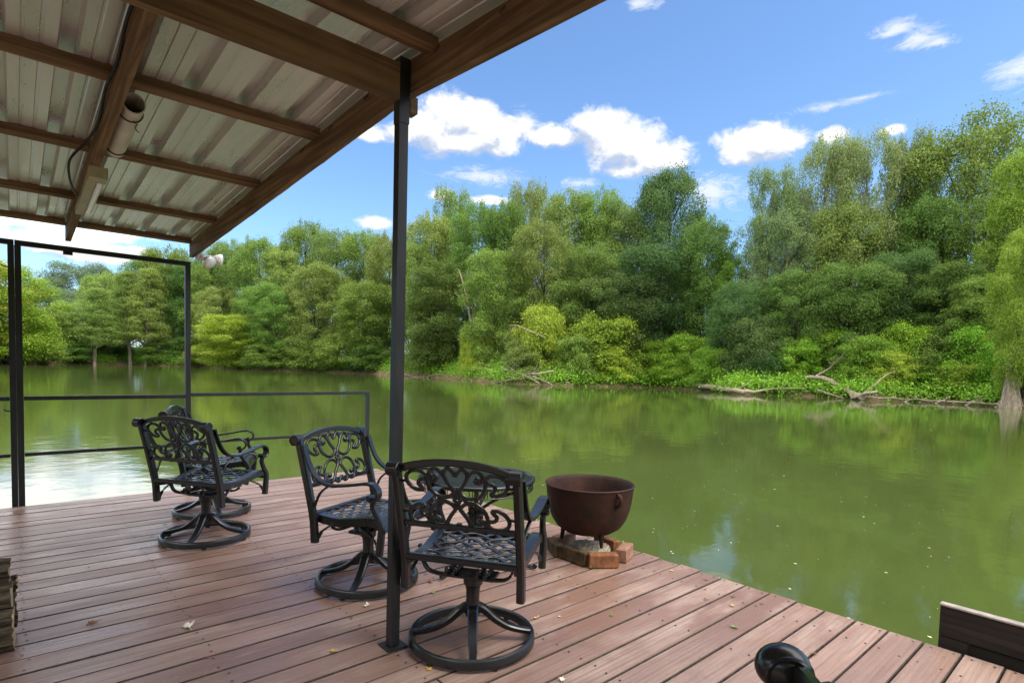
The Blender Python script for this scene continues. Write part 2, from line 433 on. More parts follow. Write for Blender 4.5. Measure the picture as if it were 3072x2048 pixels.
def bez(pts, n=6):
    """Catmull-Rom through pts"""
    P = [Vector(p) for p in pts]; out = []
    for i in range(len(P) - 1):
        a, b, c, d = P[max(i - 1, 0)], P[i], P[i + 1], P[min(i + 2, len(P) - 1)]
        for k in range(n):
            t = k / n
            out.append(0.5 * ((2 * b) + (c - a) * t + (2 * a - 5 * b + 4 * c - d) * t * t + (3 * b - a - 3 * c + d) * t ** 3))
    out.append(P[-1])
    return out
def tag(o, label, cat, group=None, kind=None):
    if label: o['label'] = label
    if cat: o['category'] = cat
    if group: o['group'] = group
    if kind: o['kind'] = kind
    return o
def thing(name, label, cat, loc=(0, 0, 0), rz=0.0, group=None):
    o = bpy.data.objects.new(name, None); C.objects.link(o)
    o.location = loc; o.rotation_euler = (0, 0, rz); o.empty_display_size = 0.1
    return tag(o, label, cat, group)
KIDS = {}
def copy_tree(o, parent=None):
    c = o.copy(); C.objects.link(c); c.parent = parent
    for ch in list(o.children): copy_tree(ch, c)
    return c

# ------------------------------------------------------------------ river and bank
WZ = -0.5
b = MB()
b.add([(-600, -300, WZ), (900, -300, WZ), (900, 900, WZ), (-600, 900, WZ)], [(0, 1, 2, 3)])
water = b.build('river_water', WATER); tag(water, 'calm green river reflecting the wooded bank', 'water', None, 'structure')
SHORE = [(-1200, 838), (-500, 838), (0, 836), (150, 836), (300, 838), (420, 842), (520, 846), (600, 850), (760, 855), (860, 859), (900, 862), (1000, 868), (1150, 880),
         (1300, 886), (1500, 890), (1600, 896), (1700, 905), (1800, 908), (1900, 912), (2000, 920), (2100, 922), (2200, 928), (2352, 938), (2700, 962), (3200, 985)]
SH = [ground(u, v, WZ)[:2] for u, v in SHORE]
SA = [math.atan2(p[0], p[1]) for p in SH]; SR = [math.hypot(*p) for p in SH]
def shore_r(a): return float(np.interp(a, SA, SR))
def bank_z(d):
    return float(np.interp(d, [-3, 0, 0.8, 2.5, 6, 14, 40, 120], [-0.9, -0.5, -0.18, 0.35, 1.2, 2.2, 3.2, 5.0]))
rng = random.Random(5)
def bank_terrain():
    na = 260; offs = [-3, -0.4, 0, 0.3, 0.6, 0.9, 1.5, 2.4, 3.6, 5.5, 9, 14, 22, 40, 80, 160, 420]
    vs = []; fs = []
    a0, a1 = SA[0], SA[-1]
    for i in range(na + 1):
        a = a0 + (a1 - a0) * i / na
        rs = shore_r(a)
        wob = 0.35 * math.sin(i * 1.7) + 0.3 * math.sin(i * 0.63 + 1) + rng.uniform(-0.25, 0.25)
        for d in offs:
            r = rs + d + (wob * 0.4 if d < 3 else wob)
            z = bank_z(d) + (rng.uniform(-0.06, 0.08) if d > 0 else 0)
            vs.append((r * math.sin(a), r * math.cos(a), z))
    k = len(offs)
    for i in range(na):
        for j in range(k - 1):
            fs.append((i * k + j, (i + 1) * k + j, (i + 1) * k + j + 1, i * k + j + 1))
    q = MB(); q.add(vs, fs)
    return q.build('river_bank', BANK, None, True)
tag(bank_terrain(), 'low muddy far bank rising into the wooded ground', 'river bank', None, 'structure')

def unseen_bank():  # unseen bank added behind the camera so the black metal reflects dark
    q = MB(); vs = []; fs = []; rg = random.Random(17); n = 60
    prof = [(9, -0.9), (11, -.4), (13, .6), (17, 2.4), (24, 5.5), (34, 9.5), (60, 13), (160, 18)]
    for i in range(n + 1):
        a = R(128) + R(196) * i / n
        for r, z in prof:
            rr2 = r * rg.uniform(.92, 1.08); vs.append((rr2 * math.sin(a), rr2 * math.cos(a), z + rg.uniform(-.3, .3) * max(0, z) ** .5))
    k = len(prof)
    for i in range(n):
        for j in range(k - 1): fs.append((i * k + j, (i + 1) * k + j, (i + 1) * k + j + 1, i * k + j + 1))
    q.add(vs, fs); return q.build('unseen_bank', BANK, None, True)
tag(unseen_bank(), 'unseen grassy near bank added behind the dock', 'river bank', None, 'structure')
# ------------------------------------------------------------------ dock
EDGE_X, FAR_Y, PIT, PH = 3.254, 6.125, 0.1472, 0.3687
dock = thing('wooden_dock', 'red brown stained plank deck floating on the river', 'dock')
b = MB()
rng = random.Random(3)
k0 = int(math.floor((-2.2 - PH) / PIT)); k1 = int(round((FAR_Y - PH) / PIT))
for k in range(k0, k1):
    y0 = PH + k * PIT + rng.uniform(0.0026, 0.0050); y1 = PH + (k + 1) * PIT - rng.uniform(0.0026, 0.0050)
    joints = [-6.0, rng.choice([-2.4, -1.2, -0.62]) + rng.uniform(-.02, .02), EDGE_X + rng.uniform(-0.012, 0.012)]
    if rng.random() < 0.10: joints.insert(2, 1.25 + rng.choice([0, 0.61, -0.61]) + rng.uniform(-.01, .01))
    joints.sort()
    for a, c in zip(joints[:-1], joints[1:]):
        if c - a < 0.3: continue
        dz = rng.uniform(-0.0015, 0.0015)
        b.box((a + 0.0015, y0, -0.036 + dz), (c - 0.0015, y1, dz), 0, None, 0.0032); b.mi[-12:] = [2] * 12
    for jx in (-1.8, -1.2, -0.6, 0.02, 0.62, 1.23, 1.84, 2.45, 3.0, 3.215):
        if rng.random() < 0.12: continue
        for yy in (y0 + 0.03, y1 - 0.03):
            cx, cy, r = jx + rng.uniform(-.012, .012), yy + rng.uniform(-.008, .008), 0.0055
            b.add([(cx + r * math.cos(t * 1.047), cy + r * math.sin(t * 1.047), 0.0022) for t in range(6)], [(0, 1, 2, 3, 4, 5)], 1)
boards = b.build('deck_boards', [DECK, NAIL, mat('shade-dark board edge', m_plain((0.055, 0.037, 0.028), 0.85, 0, 0.5, 30))], dock)  # board sides and bevels painted dark to stand in for seam shade
b = MB()
b.box((EDGE_X - 0.06, -2.2, -0.19), (EDGE_X - 0.022, FAR_Y - 0.04, -0.04)); b.box((-6, FAR_Y - 0.06, -0.19), (EDGE_X - 0.063, FAR_Y - 0.022, -0.04))
b.build('rim_board', DECK, dock)
b = MB()
for jx in (-1.8, -1.2, -0.6, 0.02, 0.62, 1.23, 1.84, 2.45, 3.0): b.box((jx - 0.02, -2.2, -0.18), (jx + 0.02, FAR_Y - 0.065, -0.041))
b.build('joist', DARKV, dock)
b = MB(); b.box((-5.8, -2.1, -0.62), (3.1, 5.9, -0.185)); b.build('float', DARKV, dock)  # unseen near-black box added under the deck so board gaps read dark
b = MB(); b.box((1.208, 2.138, 0.0015), (1.305, 2.235, 0.006)); b.build('base_plate', CABLE, dock)

# ------------------------------------------------------------------ pavilion
pav = thing('dock_pavilion', 'low gabled shelter of timber rafters and corrugated metal on a dark steel post', 'shelter')
RIDGE_Y = 2.28
def zb(y):                        # underside of the rafters
    return 2.412 - 0.0490 * (y - RIDGE_Y) if y > RIDGE_Y else 2.412 - 0.066 * (RIDGE_Y - y)
RD, RT = 0.140, 0.038
def rafter(x0, y0, y1):
    b = MB(); w = RT
    n = 12; vs = []; fs = []
    for i in range(n + 1):
        y = y0 + (y1 - y0) * i / n
        z = zb(y if abs(y - RIDGE_Y) > 1e-6 else (RIDGE_Y + (1e-3 if y1 > y0 + 0 and y0 >= RIDGE_Y - 1e-6 else -1e-3)))
        vs += [(x0, y, z), (x0 + w, y, z), (x0 + w, y, z + RD), (x0, y, z + RD)]
    for i in range(n):
        for a in range(4):
            c = (a + 1) % 4
            fs.append((4 * i + a, 4 * i + c, 4 * i + 4 + c, 4 * i + 4 + a))
    fs += [(3, 2, 1, 0), (4 * n, 4 * n + 1, 4 * n + 2, 4 * n + 3)]
    b.add(vs, fs)
    return b.build('rafter', TIM_Y, pav)
for x in (1.284, 0.347, -0.60, -1.55):
    rafter(x, RIDGE_Y, 6.20)
    rafter(x, -2.6, RIDGE_Y - 0.004)
def purlin(y, x0, x1):
    b = MB(); z = zb(y) + 0.121
    s = -0.049 if y > RIDGE_Y else 0.068
    vs = []
    for x in (x0, x1):
        for (yy, zz) in ((-0.0445, 0), (0.0445, 0), (0.0445, 0.036), (-0.0445, 0.036)):
            vs.append((x, y + yy, z + zz + s * yy))
    b.add(vs, [(3, 2, 1, 0), (4, 5, 6, 7)] + [(i, (i + 1) % 4, 4 + (i + 1) % 4, 4 + i) for i in range(4)])
    return b.build('purlin', TIM_X, pav)
for y in (3.153, 4.156, 5.256, 6.13, 2.0, 0.95, -0.1, -1.2):
    for x0, x1 in ((0.387, 1.282), (-0.56, 0.345), (-1.51, -0.602)):
        purlin(y, x0, x1)
b = MB(); b.box((-2.2, 2.152, 2.356), (1.226, 2.190, 2.505)); b.build('header_beam', TIM_X, pav)
b = MB(); b.box((1.323, 2.225, 2.352), (1.358, 2.275, 2.43), 0, None, 0.006); b.build('timber_block', TIM_X, pav)
b = MB(); b.box((1.233, 2.163, 0.007), (1.276, 2.206, 2.36), 0, None, 0.004); b.build('post', POST, pav)
b = MB(); b.box((1.2305, 2.1605, 2.27), (1.2785, 2.2085, 2.54), 0, None, 0.002); b.build('post_sleeve', POST, pav)
# corrugated roofing: 9 inch ribs, two small ribs between
def roof_panel(y0, y1):
    pit = 0.229; prof = []
    x = 0.189 - 12 * pit
    while x < 1.43:
        prof += [(x - 0.036, 0), (x - 0.026, 0.044), (x + 0.026, 0.044), (x + 0.036, 0)]
        for q in (0.085, 0.143):
            prof += [(x + q - 0.008, 0), (x + q - 0.004, 0.0035), (x + q + 0.004, 0.0035), (x + q + 0.008, 0)]
        x += pit
    n = 26; vs = []; fs = []; rg = random.Random(8)
    for i in range(n + 1):
        y = y0 + (y1 - y0) * i / n
        yy = y if abs(y - RIDGE_Y) > 1e-6 else RIDGE_Y + (1e-3 if y1 > RIDGE_Y + 1e-6 else -1e-3)
        for (px, pz) in prof:
            wave = 0.004 * math.sin(y * 9 + px * 3) * max(0, (px - 1.2) / 0.2) if px > 1.2 else 0.0012 * math.sin(y * 5.1 + px * 2.3)
            vs.append((px, y, zb(yy) + 0.1585 + pz + wave))
    k = len(prof)
    for i in range(n):
        for a in range(k - 1): fs.append((i * k + a, i * k + a + 1, (i + 1) * k + a + 1, (i + 1) * k + a))
    b = MB(); b.add(vs, fs)
    return b.build('metal_roofing', GALV, pav)
roof_panel(RIDGE_Y, 6.33); roof_panel(-2.7, RIDGE_Y)
b = MB(); zr = 2.412 + 0.1585
b.add([(-3, RIDGE_Y - .2, zr + .042), (1.5, RIDGE_Y - .2, zr + .042), (1.5, RIDGE_Y, zr + .056), (-3, RIDGE_Y, zr + .056), (1.5, RIDGE_Y + .2, zr + .044), (-3, RIDGE_Y + .2, zr + .044)], [(0, 1, 2, 3), (3, 2, 4, 5)])
b.build('ridge_cap', GALV, pav)
for y in (2.55, 2.95, 3.35, 3.9, 4.6, 1.95, 1.55): # bent nail ends along the outer rafter
    z = zb(y) + 0.125; b = MB()
    b.tube([(1.283, y, z), (1.272, y + .004, z - 0.012), (1.268, y + .01, z - 0.026)], 0.0035, 6)
    b.build('bent_nail', WIRE, pav)

# ------------------------------------------------------------------ steel frame and railing
fr = thing('steel_railing', 'black square tube railing with a corner post holding the far end of the roof', 'railing')
FY = 6.185
def tubebox(name, lo, hi, parent): 
    b = MB(); b.box(lo, hi, 0, None, 0.0012); return b.build(name, POST, parent)
tubebox('post', (1.243, FY - .022, -0.1), (1.287, FY + .022, 2.130), fr)
tubebox('post', (0.0180, FY - .022, -0.1), (0.060, FY + .022, 2.128), fr)
tubebox('post', (3.140, FY - .018, -0.1), (3.178, FY + .018, 0.882), fr)
tubebox('rail', (0.0195, FY - .022, 2.131), (1.287, FY + .022, 2.171), fr)
tubebox('rail', (0.062, FY - .016, 0.868), (1.241, FY + .016, 0.902), fr)
tubebox('rail', (1.289, FY - .016, 0.884), (3.178, FY + .016, 0.918), fr)
tubebox('rail', (0.062, FY - .014, 0.402), (1.241, FY + .014, 0.430), fr)
tubebox('rail', (1.289, FY - .014, 0.418), (3.138, FY + .014, 0.446), fr)
b = MB(); b.box((0.33, FY - .012, 2.105), (0.395, FY + .03, 2.1295)); b.build('bracket', POST, fr)
fr2 = thing('steel_railing', 'leaning black steel frame butted against the railing by a thin gap', 'railing')
b = MB()
b.box((-0.024, FY - .022, -0.1), (0.0172, FY + .022, 2.128), 0, None, 0.0008)
b.build('post', POST, fr2)
tubebox('rail', (-2.4, FY - .022, 2.131), (0.016, FY + .022, 2.171), fr2)
tubebox('rail', (-2.4, FY - .016, 0.866), (-0.026, FY + .016, 0.900), fr2)
tubebox('rail', (-2.4, FY - .014, 0.400), (-0.026, FY + .014, 0.428), fr2)
for z in (1.95, 0.78):
    b = MB(); b.tube([(-0.025, FY, z), (-0.05, FY, z + .004), (-0.062, FY, z + .016)], 0.006, 6); b.build('hook', POST, fr2)

# ------------------------------------------------------------------ things under the roof
pipe = thing('drain_pipe', 'short open white plastic pipe strapped beside the middle rafter', 'pipe', (0.437, 3.2, 2.425))
sl = -0.049
def along(y): return (0, y, sl * y)
b = MB(); n = 28
ro, ri = 0.047, 0.042
vs = []
for (r, y) in ((ro, 0), (ro, 0.66), (ri, 0.66), (ri, 0)):
    for a in range(n):
        t = 2 * math.pi * a / n; vs.append((r * math.cos(t), y, sl * y + r * math.sin(t)))
fs = []
for q, w in ((0, 1), (2, 3), (3, 0)):
    for a in range(n): fs.append((q * n + a, q * n + (a + 1) % n, w * n + (a + 1) % n, w * n + a))
vs += [(0, 0.6, sl * .6)]; fs += [(len(vs) - 1, 2 * n + a, 2 * n + (a + 1) % n) for a in range(n)]
b.add(vs, fs); b.build('pipe_body', WHITE, pipe, True)
for y in (0.10, 0.60):
    b = MB(); b.strap([(0.0485 * math.cos(t * math.pi / 12), y, sl * y + 0.0485 * math.sin(t * math.pi / 12)) for t in range(24)], 0.010, 0.003, lambda i: (0, 1, 0), True)
    b.build('strap', WIRE, pipe)
b = MB(); b.tube([(0.01, 0.08, -0.052), (0.02, 0.075, -0.07), (0.012, 0.07, -0.085), (0.02, 0.072, -0.1), (0.03, 0.08, -0.1)], 0.0025, 5); b.build('hook', WIRE, pipe)
fl = thing('fluorescent_light', 'old cream fluorescent lamp fixed under the middle rafter', 'lamp', (0.372, 4.05, zb(4.05)))
def lamp_box(mb, x0, x1, y0, y1, z0, z1):
    vs = []
    for y in (y0, y1):
        vs += [(x0, y, z0 + sl * y), (x1, y, z0 + sl * y), (x1, y, z1 + sl * y), (x0, y, z1 + sl * y)]
    mb.add(vs, [(3, 2, 1, 0), (4, 5, 6, 7)] + [(i, (i + 1) % 4, 4 + (i + 1) % 4, 4 + i) for i in range(4)])
b = MB(); lamp_box(b, -0.035, 0.012, 0.0, 0.98, -0.045, -0.002); b.build('housing', IVORY, fl)
b = MB(); lamp_box(b, -0.036, 0.052, -0.012, 0.10, -0.062, -0.001); b.build('end_cap', IVORY, fl)
b = MB(); b.tube([(0.032, 0.101, -0.033 + sl * .1), (0.032, 0.90, -0.033 + sl * .9)], 0.019, 14); b.build('lamp_tube', LAMPW, fl, True)
b = MB(); b.tube(bez([(0.329, 4.72, 2.30), (0.30, 4.5, 2.27), (0.262, 4.25, 2.28), (0.25, 4.05, 2.33), (0.30, 3.96, 2.40), (0.332, 3.8, 2.43), (0.338, 3.5, 2.435), (0.330, 3.2, 2.46), (0.340, 2.9, 2.47), (0.334, 2.6, 2.50), (0.340, 2.25, 2.51)], 6), 0.0065, 8)
cab = b.build('power_cable', CABLE, None, True); tag(cab, 'black electric cable running along the middle rafter to the lamp', 'cable')
spot = thing('flood_light', 'pair of outdoor flood lamps on the roof corner above the railing', 'lamp', (1.36, 6.10, 2.225))
def flood(parent, base, axis, ln):
    ax = Vector(axis).normalized(); q = ax.to_track_quat('Z', 'Y').to_matrix().to_4x4(); q.translation = Vector(base)
    b = MB(); b.lathe([(0.001, 0), (0.024, 0), (0.027, 0.01), (0.027, ln), (0.022, ln + .004), (0.001, ln + .004)], 18); b.v = [tuple(q @ Vector(p)) for p in b.v]
    s = b.build('socket', LAMPW, parent, True)
    b = MB(); b.lathe([(0.020, ln), (0.026, ln + .015), (0.045, ln + .045), (0.058, ln + .075), (0.060, ln + .088), (0.055, ln + .096), (0.030, ln + .106), (0.001, ln + .110)], 24); b.v = [tuple(q @ Vector(p)) for p in b.v]
    b.build('bulb', SILV, s, True)
b = MB(); b.box((-0.037, -0.05, -0.035), (0.0, 0.05, 0.035), 0, None, 0.006); b.build('mounting_box', WHITE, spot)
SOCK = LAMPW
flood(spot, (0.005, 0.02, 0.005), (0.95, -0.25, -0.12), 0.085)
flood(spot, (0.0, -0.04, -0.01), (0.35, -0.75, -0.45), 0.035)

# ------------------------------------------------------------------ swivel chair
def make_chair(label):
    t = thing('swivel_chair', label, 'chair', (0, 0, 0), 0, 'black cast metal chairs on the deck')
    X = Vector
    # back plane: y and lean as a function of height
    def by(z): return -0.150 - 0.012 * max(0, (z - 0.276) / 0.15) - 0.080 * max(0, (z - 0.40) / 0.436) ** 1.15
    HW = 0.262
    # backrest -------------------------------------------------------
    br = MB()
    zc, hh, hw = 0.700, 0.125, 0.228
    def bp(x, y): z = zc + y * hh; return (x * hw, by(z) + 0.004, z)
    crest = []
    for i in range(21):
        s = -1 + 2 * i / 20
        zz = 0.822 + 0.040 * (1 - abs(s) ** 2.2)
        crest.append((s * (HW - 0.01), by(zz), zz))
    br.strap(crest, 0.022, 0.030, lambda i: (0, 0, 1))
    back = br.build('backrest', BLACK, t, True)
    br = MB(); zl = 0.578
    br.strap([(s * (HW - 0.012), by(zl), zl) for s in (-1, -.5, 0, .5, 1)], 0.016, 0.024, lambda i: (0, 0, 1)); br.build('lower_rail', BLACK, back, True)
    sw = MB()
    heart = [(0.0, .16), (.05, .34), (.165, .62), (.225, .86), (.185, 1.05), (.09, 1.06), (.0, .84)]
    loop = [(.385, .72), (.43, .66), (.49, .72), (.51, .86), (.455, 1.02), (.35, 1.04), (.27, .93), (.19, .72)]
    loop2 = [(.52, .84), (.555, .60), (.50, .32), (.37, .12), (.22, .08), (.10, .18), (.03, .34)]
    side1 = [(.54, .80), (.66, .93), (.83, .93), (.945, .78), (.955, .56), (.87, .36), (.75, .26), (.67, .30)]
    side2 = [(.555, .62), (.64, .66), (.71, .60), (.73, .48), (.68, .38), (.67, .30)]
    for sx in (-1, 1):
        for sy in (-1, 1):
            for cv in (heart, loop, loop2, side1, side2):
                pts = bez([bp(sx * x, sy * y) for x, y in cv], 5)
                sw.strap(pts, 0.0165, 0.012, lambda i: (0, -1, 0.2))
            for (x, y, r) in ((.40, .735, .0165), (.67, .31, .0135), (.56, .75, .011)):
                sw.ball(bp(sx * x, sy * y), r, 6, 0, (1, .7, 1))
    for q in range(6):
        sw.ball(bp(0.055 * math.cos(q * 1.047), 0.10 * math.sin(q * 1.047)), 0.010, 5, 0, (1, .8, 1))
    for sx in (-1, 1):
        for y in (-.55, .55): sw.tube([bp(sx * .95, y), bp(sx * 1.08, y)], 0.006, 6)
    sw.tube([bp(0.13, 1.06), bp(0.13, 1.24)], 0.006, 6); sw.tube([bp(-0.13, 1.06), bp(-0.13, 1.24)], 0.006, 6)
    sw.build('scrollwork', BLACK, back, True)
    # back posts -----------------------------------------------------
    for s in (-1, 1):
        q = MB(); pts = []
        for i in range(15):
            z = 0.276 + (0.826 - 0.276) * i / 14
            pts.append((s * HW, by(z), z))
        q.strap(pts, 0.034, 0.044, lambda i: (0, 1, 0))
        z = 0.822
        cap = [(s * HW, by(z) - 0.006 + 0.027 * math.cos(a) - 0.010, z + 0.024 * math.sin(a)) for a in [R(x) for x in range(-40, 272, 12)]]
        q.strap(cap, 0.052, 0.012, lambda i: (0, math.cos(R(-40 + 12 * i)), math.sin(R(-40 + 12 * i))))
        q.tube([(s * HW - 0.023, by(z) - 0.014, z), (s * HW + 0.023, by(z) - 0.014, z)], 0.023, 20)
        q.strap(bez([(s * (HW - 0.004), by(0.30) + .015, 0.292), (s * (HW - .01), by(.34) + .05, 0.345), (s * (HW - .02), -0.02, 0.400)], 5), 0.018, 0.010, lambda i: (0, .6, .8))
        q.build('back_post', BLACK, t, True)
        # arm
        a = MB()
        prof = [(-0.224, .800), (-0.205, .745), (-0.165, .670), (-0.105, .618), (-0.03, .602), (0.06, .612), (0.14, .626), (0.20, .637), (0.245, .634), (0.272, .610), (0.274, .578), (0.252, .556), (0.225, .556), (0.216, .572)]
        p3 = bez([(s * (HW + 0.010), y, z) for y, z in prof], 5)
        n = len(p3)
        scl = [(0.62 + 0.38 * min(1, i / (n * 0.45)), 1) for i in range(n)]
        a.strap(p3, 0.046, 0.013, lambda i: (0, -(p3[min(i + 1, n - 1)] - p3[max(i - 1, 0)]).z, (p3[min(i + 1, n - 1)] - p3[max(i - 1, 0)]).y), False, scl)
        a.tube([(s * (HW + .010) - 0.024, 0.228, 0.566), (s * (HW + .010) + 0.024, 0.228, 0.566)], 0.014, 12)
        a.strap(bez([(s * HW, by(0.47) + 0.02, 0.470), (s * HW, -0.120, 0.545), (s * (HW + .008), -0.055, 0.596)], 5), 0.016, 0.010, lambda i: (0, .8, -.6))
        a.build('arm', BLACK, t, True)
        # front leg
        f = MB()
        pf = bez([(s * (HW + .006), 0.240, 0.560), (s * (HW + .004), 0.236, 0.520), (s * HW, 0.262, 0.470), (s * HW, 0.288, 0.425), (s * HW, 0.288, 0.370), (s * HW, 0.276, 0.275)], 4)
        nn = len(pf)
        f.strap(pf, 0.032, 0.036, lambda i: (0, 1, 0), False, [(0.75 + 0.35 * i / nn, 0.65 + 0.45 * i / nn) for i in range(nn)])
        f.strap(bez([(s * (HW - .004), 0.268, 0.300), (s * (HW - .01), 0.225, 0.355), (s * (HW - .02), 0.13, 0.402)], 5), 0.018, 0.010, lambda i: (0, .6, -.8))
        f.build('front_leg', BLACK, t, True)
    # seat -------------------------------------------------------------
    def sz(y): return float(np.interp(y, [-0.19, -0.1, 0.0, 0.1, 0.2, 0.25, 0.285, 0.30, 0.302], [0.428, 0.414, 0.414, 0.430, 0.448, 0.449, 0.440, 0.420, 0.395]))
    def swd(y): return 0.236 + 0.018 * (y + 0.17) / 0.45
    st = MB()
    ys = [-0.17, -.12, -.06, 0, .06, .12, .18, .22, .25, .27, .285, .295, .301]
    for s in (-1, 1):
        pts = [(s * (swd(y) - .018), y, sz(y) - .004) for y in ys]
        st.strap(pts, 0.052, 0.022, lambda i: (0, 0, 1) if i < 8 else (0, .5, .8))
        st.strap([(s * (swd(y) + .004), y, sz(y) - .020) for y in ys], 0.012, 0.034, lambda i: (0, 0, 1) if i < 8 else (0, .5, .8))
    st.strap([(x, -0.172, 0.424) for x in (-.25, -.1, .1, .25)], 0.030, 0.030)
    # rolled front
    vs = []; fs = []; ks = [(0.205, .4575), (.235, .4565), (.262, .450), (.284, .437), (.297, .416), (.300, .392), (.290, .392), (.280, .428), (.245, .445), (.205, .448)]
    for x in (-.236, -.12, 0, .12, .236):
        vs += [(x, y, z - .004) for y, z in ks]
    kk = len(ks)
    for i in range(4):
        for a_ in range(kk): fs.append((i * kk + a_, i * kk + (a_ + 1) % kk, (i + 1) * kk + (a_ + 1) % kk, (i + 1) * kk + a_))
    st.add(vs, fs)
    seat = st.build('seat', BLACK, t, True)
    la = MB()
    def clip_line(p, d):
        lo, hi = -9, 9
        for ax, mn, mx in ((0, -0.205, 0.205), (1, -0.165, 0.212)):
            if abs(d[ax]) < 1e-9: continue
            t0, t1 = (mn - p[ax]) / d[ax], (mx - p[ax]) / d[ax]
            lo, hi = max(lo, min(t0, t1)), min(hi, max(t0, t1))
        return lo, hi
    for sgn in (-1, 1):
        d = (math.cos(R(33)), sgn * math.sin(R(33)))
        nrm = (-d[1], d[0])
        for j in range(-7, 8):
            p = (nrm[0] * j * 0.053, nrm[1] * j * 0.053 + 0.02)
            lo, hi = clip_line(p, d)
            if hi - lo < 0.04: continue
            m_ = max(4, int((hi - lo) / 0.03)); pts = []
            for i in range(m_ + 1):
                u = lo + (hi - lo) * i / m_
                x, y = p[0] + d[0] * u, p[1] + d[1] * u
                pts.append((x, y, sz(y) + 0.002 + 0.0035 * sgn * math.cos(u / 0.0585 * math.pi)))
            la.strap(pts, 0.020, 0.006)
    la.build('lattice', BLACK, seat, True)
    # underframe -------------------------------------------------------
    u = MB()
    for y in (-0.085, 0.085):
        u.strap(bez([(-.215, y, .412), (-.212, y, .385), (-.19, y, .345), (-.14, y, .328), (0, y, .326), (.14, y, .328), (.19, y, .345), (.212, y, .385), (.215, y, .412)], 4), 0.026, 0.012, lambda i: (0, 0, 1) if 6 < i < 26 else (1, 0, .3))
    for x in (-.09, -.055, .055, .09):
        u.tube([(x, -.12, .345), (x, .12, .345)], 0.0095, 8)
        for y in (-.09, .09, 0): u.ball((x, y, .352), 0.015, 5)
    u.box((-.11, -.05, .300), (.11, .05, .318), 0, None, .003)
    u.build('rocker_frame', BLACK, t, True)
    pd = MB()
    pd.lathe([(.001, .302), (.040, .302), (.044, .298), (.044, .268), (.036, .262), (.032, .24), (.030, .20), (.034, .165), (.038, .14), (.030, .118), (.001, .116)], 20)
    for j in range(4):
        a = R(20 + 90 * j); c, s = math.cos(a), math.sin(a)
        pts = bez([(c * r, s * r, z) for r, z in ((.012, .165), (.05, .150), (.10, .105), (.16, .068), (.22, .050), (.272, .042))], 4)
        nn = len(pts)
        pd.strap(pts, 0.044, 0.028, (0, 0, 1), False, [(1.2 - 0.55 * i / nn, 1.25 - 0.55 * i / nn) for i in range(nn)])
    pd.build('pedestal', BLACK, t, True)
    rg = MB()
    rg.sweep([(.274 * math.cos(2 * math.pi * i / 64), .274 * math.sin(2 * math.pi * i / 64), .032) for i in range(64)],
             [(-.012, -.020), (.012, -.020), (.013, .010), (.008, .019), (0, .022), (-.008, .019), (-.013, .010)], (0, 0, 1), True)
    for j in range(6):
        a = R(10 + 60 * j); rg.box((.274 * math.cos(a) - .011, .274 * math.sin(a) - .011, 0.0015), (.274 * math.cos(a) + .011, .274 * math.sin(a) + .011, .0125))
    rg.build('base_ring', BLACK, t, True)
    return t
def put(o, x, y, deg, label=None):
    o.location = (x, y, 0.002); o.rotation_euler = (0, 0, R(deg - 90))
    if label: o['label'] = label
chairA = make_chair('black swivel chair seen from behind, beside the tall post, facing the rusty kettle')
put(chairA, 1.56, 2.004, 33.7)
_f5 = (math.cos(R(-53)), math.sin(R(-53))); _p5 = ground(1800, 1520, .835)
c5 = (_p5[0] + .289 * _f5[0] + .262 * _f5[1], _p5[1] + .289 * _f5[1] - .262 * _f5[0])
for (x, y, dg, lb) in ((1.516, 2.934, -65.7, 'black swivel chair turned towards us, its arm and seat just behind the tall post'),
                       (0.997, 4.332, 34.4, 'black swivel chair with its back to us near the railing, hiding another chair'),
                       (1.207, 5.031, -22.5, 'farthest black swivel chair, mostly hidden behind another chair near the railing'),
                       (c5[0], c5[1], -53, 'black chair at the bottom edge of the photo showing only its rounded post top')):
    o = copy_tree(chairA); put(o, x, y, dg, lb)
    if dg == -53:
        b = MB(); b.ball((-0.262, -0.290, 0.826), 0.034, 16, 0, (.92, 1.15, 1.0))
        b.build('finial', BLACK, o, True)
# ------------------------------------------------------------------ table
tb = thing('patio_table', 'round black metal mesh table standing behind the chair beside the kettle', 'table', (2.24, 2.866, 0.002))
RTB, ZT = 0.366, 0.54
b = MB()
for i in range(-33, 34):
    y = i * 0.0105
    hwid = math.sqrt(max(0, (RTB - .01) ** 2 - y * y))
    if hwid > .02: b.box((-hwid, y - .0030, ZT - .010), (hwid, y + .0030, ZT - .003))
for i in range(-5, 6):
    x = i * 0.062; hwid = math.sqrt(max(0, (RTB - .01) ** 2 - x * x)); b.box((x - .002, -hwid, ZT - .016), (x + .002, hwid, ZT - .0102))
Mr = Matrix.Rotation(R(-35), 4, 'Z'); b.v = [tuple(Mr @ Vector(p)) for p in b.v]
b.build('table_top', BLACK, tb)
def circ(r, z, n=64): return [(r * math.cos(2 * math.pi * i / n), r * math.sin(2 * math.pi * i / n), z) for i in range(n)]
b = MB(); b.tube(circ(RTB, ZT - .004), 0.013, 10, True); b.build('rim', BLACK, tb, True)
b = MB(); b.tube(circ(RTB - .004, ZT - .062), 0.005, 6, True)
for j in range(26):
    a0 = 2 * math.pi * j / 26
    def ap(da, z): return ((RTB - .004) * math.cos(a0 + da), (RTB - .004) * math.sin(a0 + da), ZT - .062 + z)
    for s in (-1, 1):
        b.tube(bez([ap(s * .030, .018), ap(s * .045, .010), ap(s * .065, .016), ap(s * .070, .032), ap(s * .045, .046), ap(0, .050)], 4), 0.0030, 5)
    b.tube([ap(.12, .0), ap(.12, .056)], 0.0028, 5)
b.build('apron', BLACK, tb)
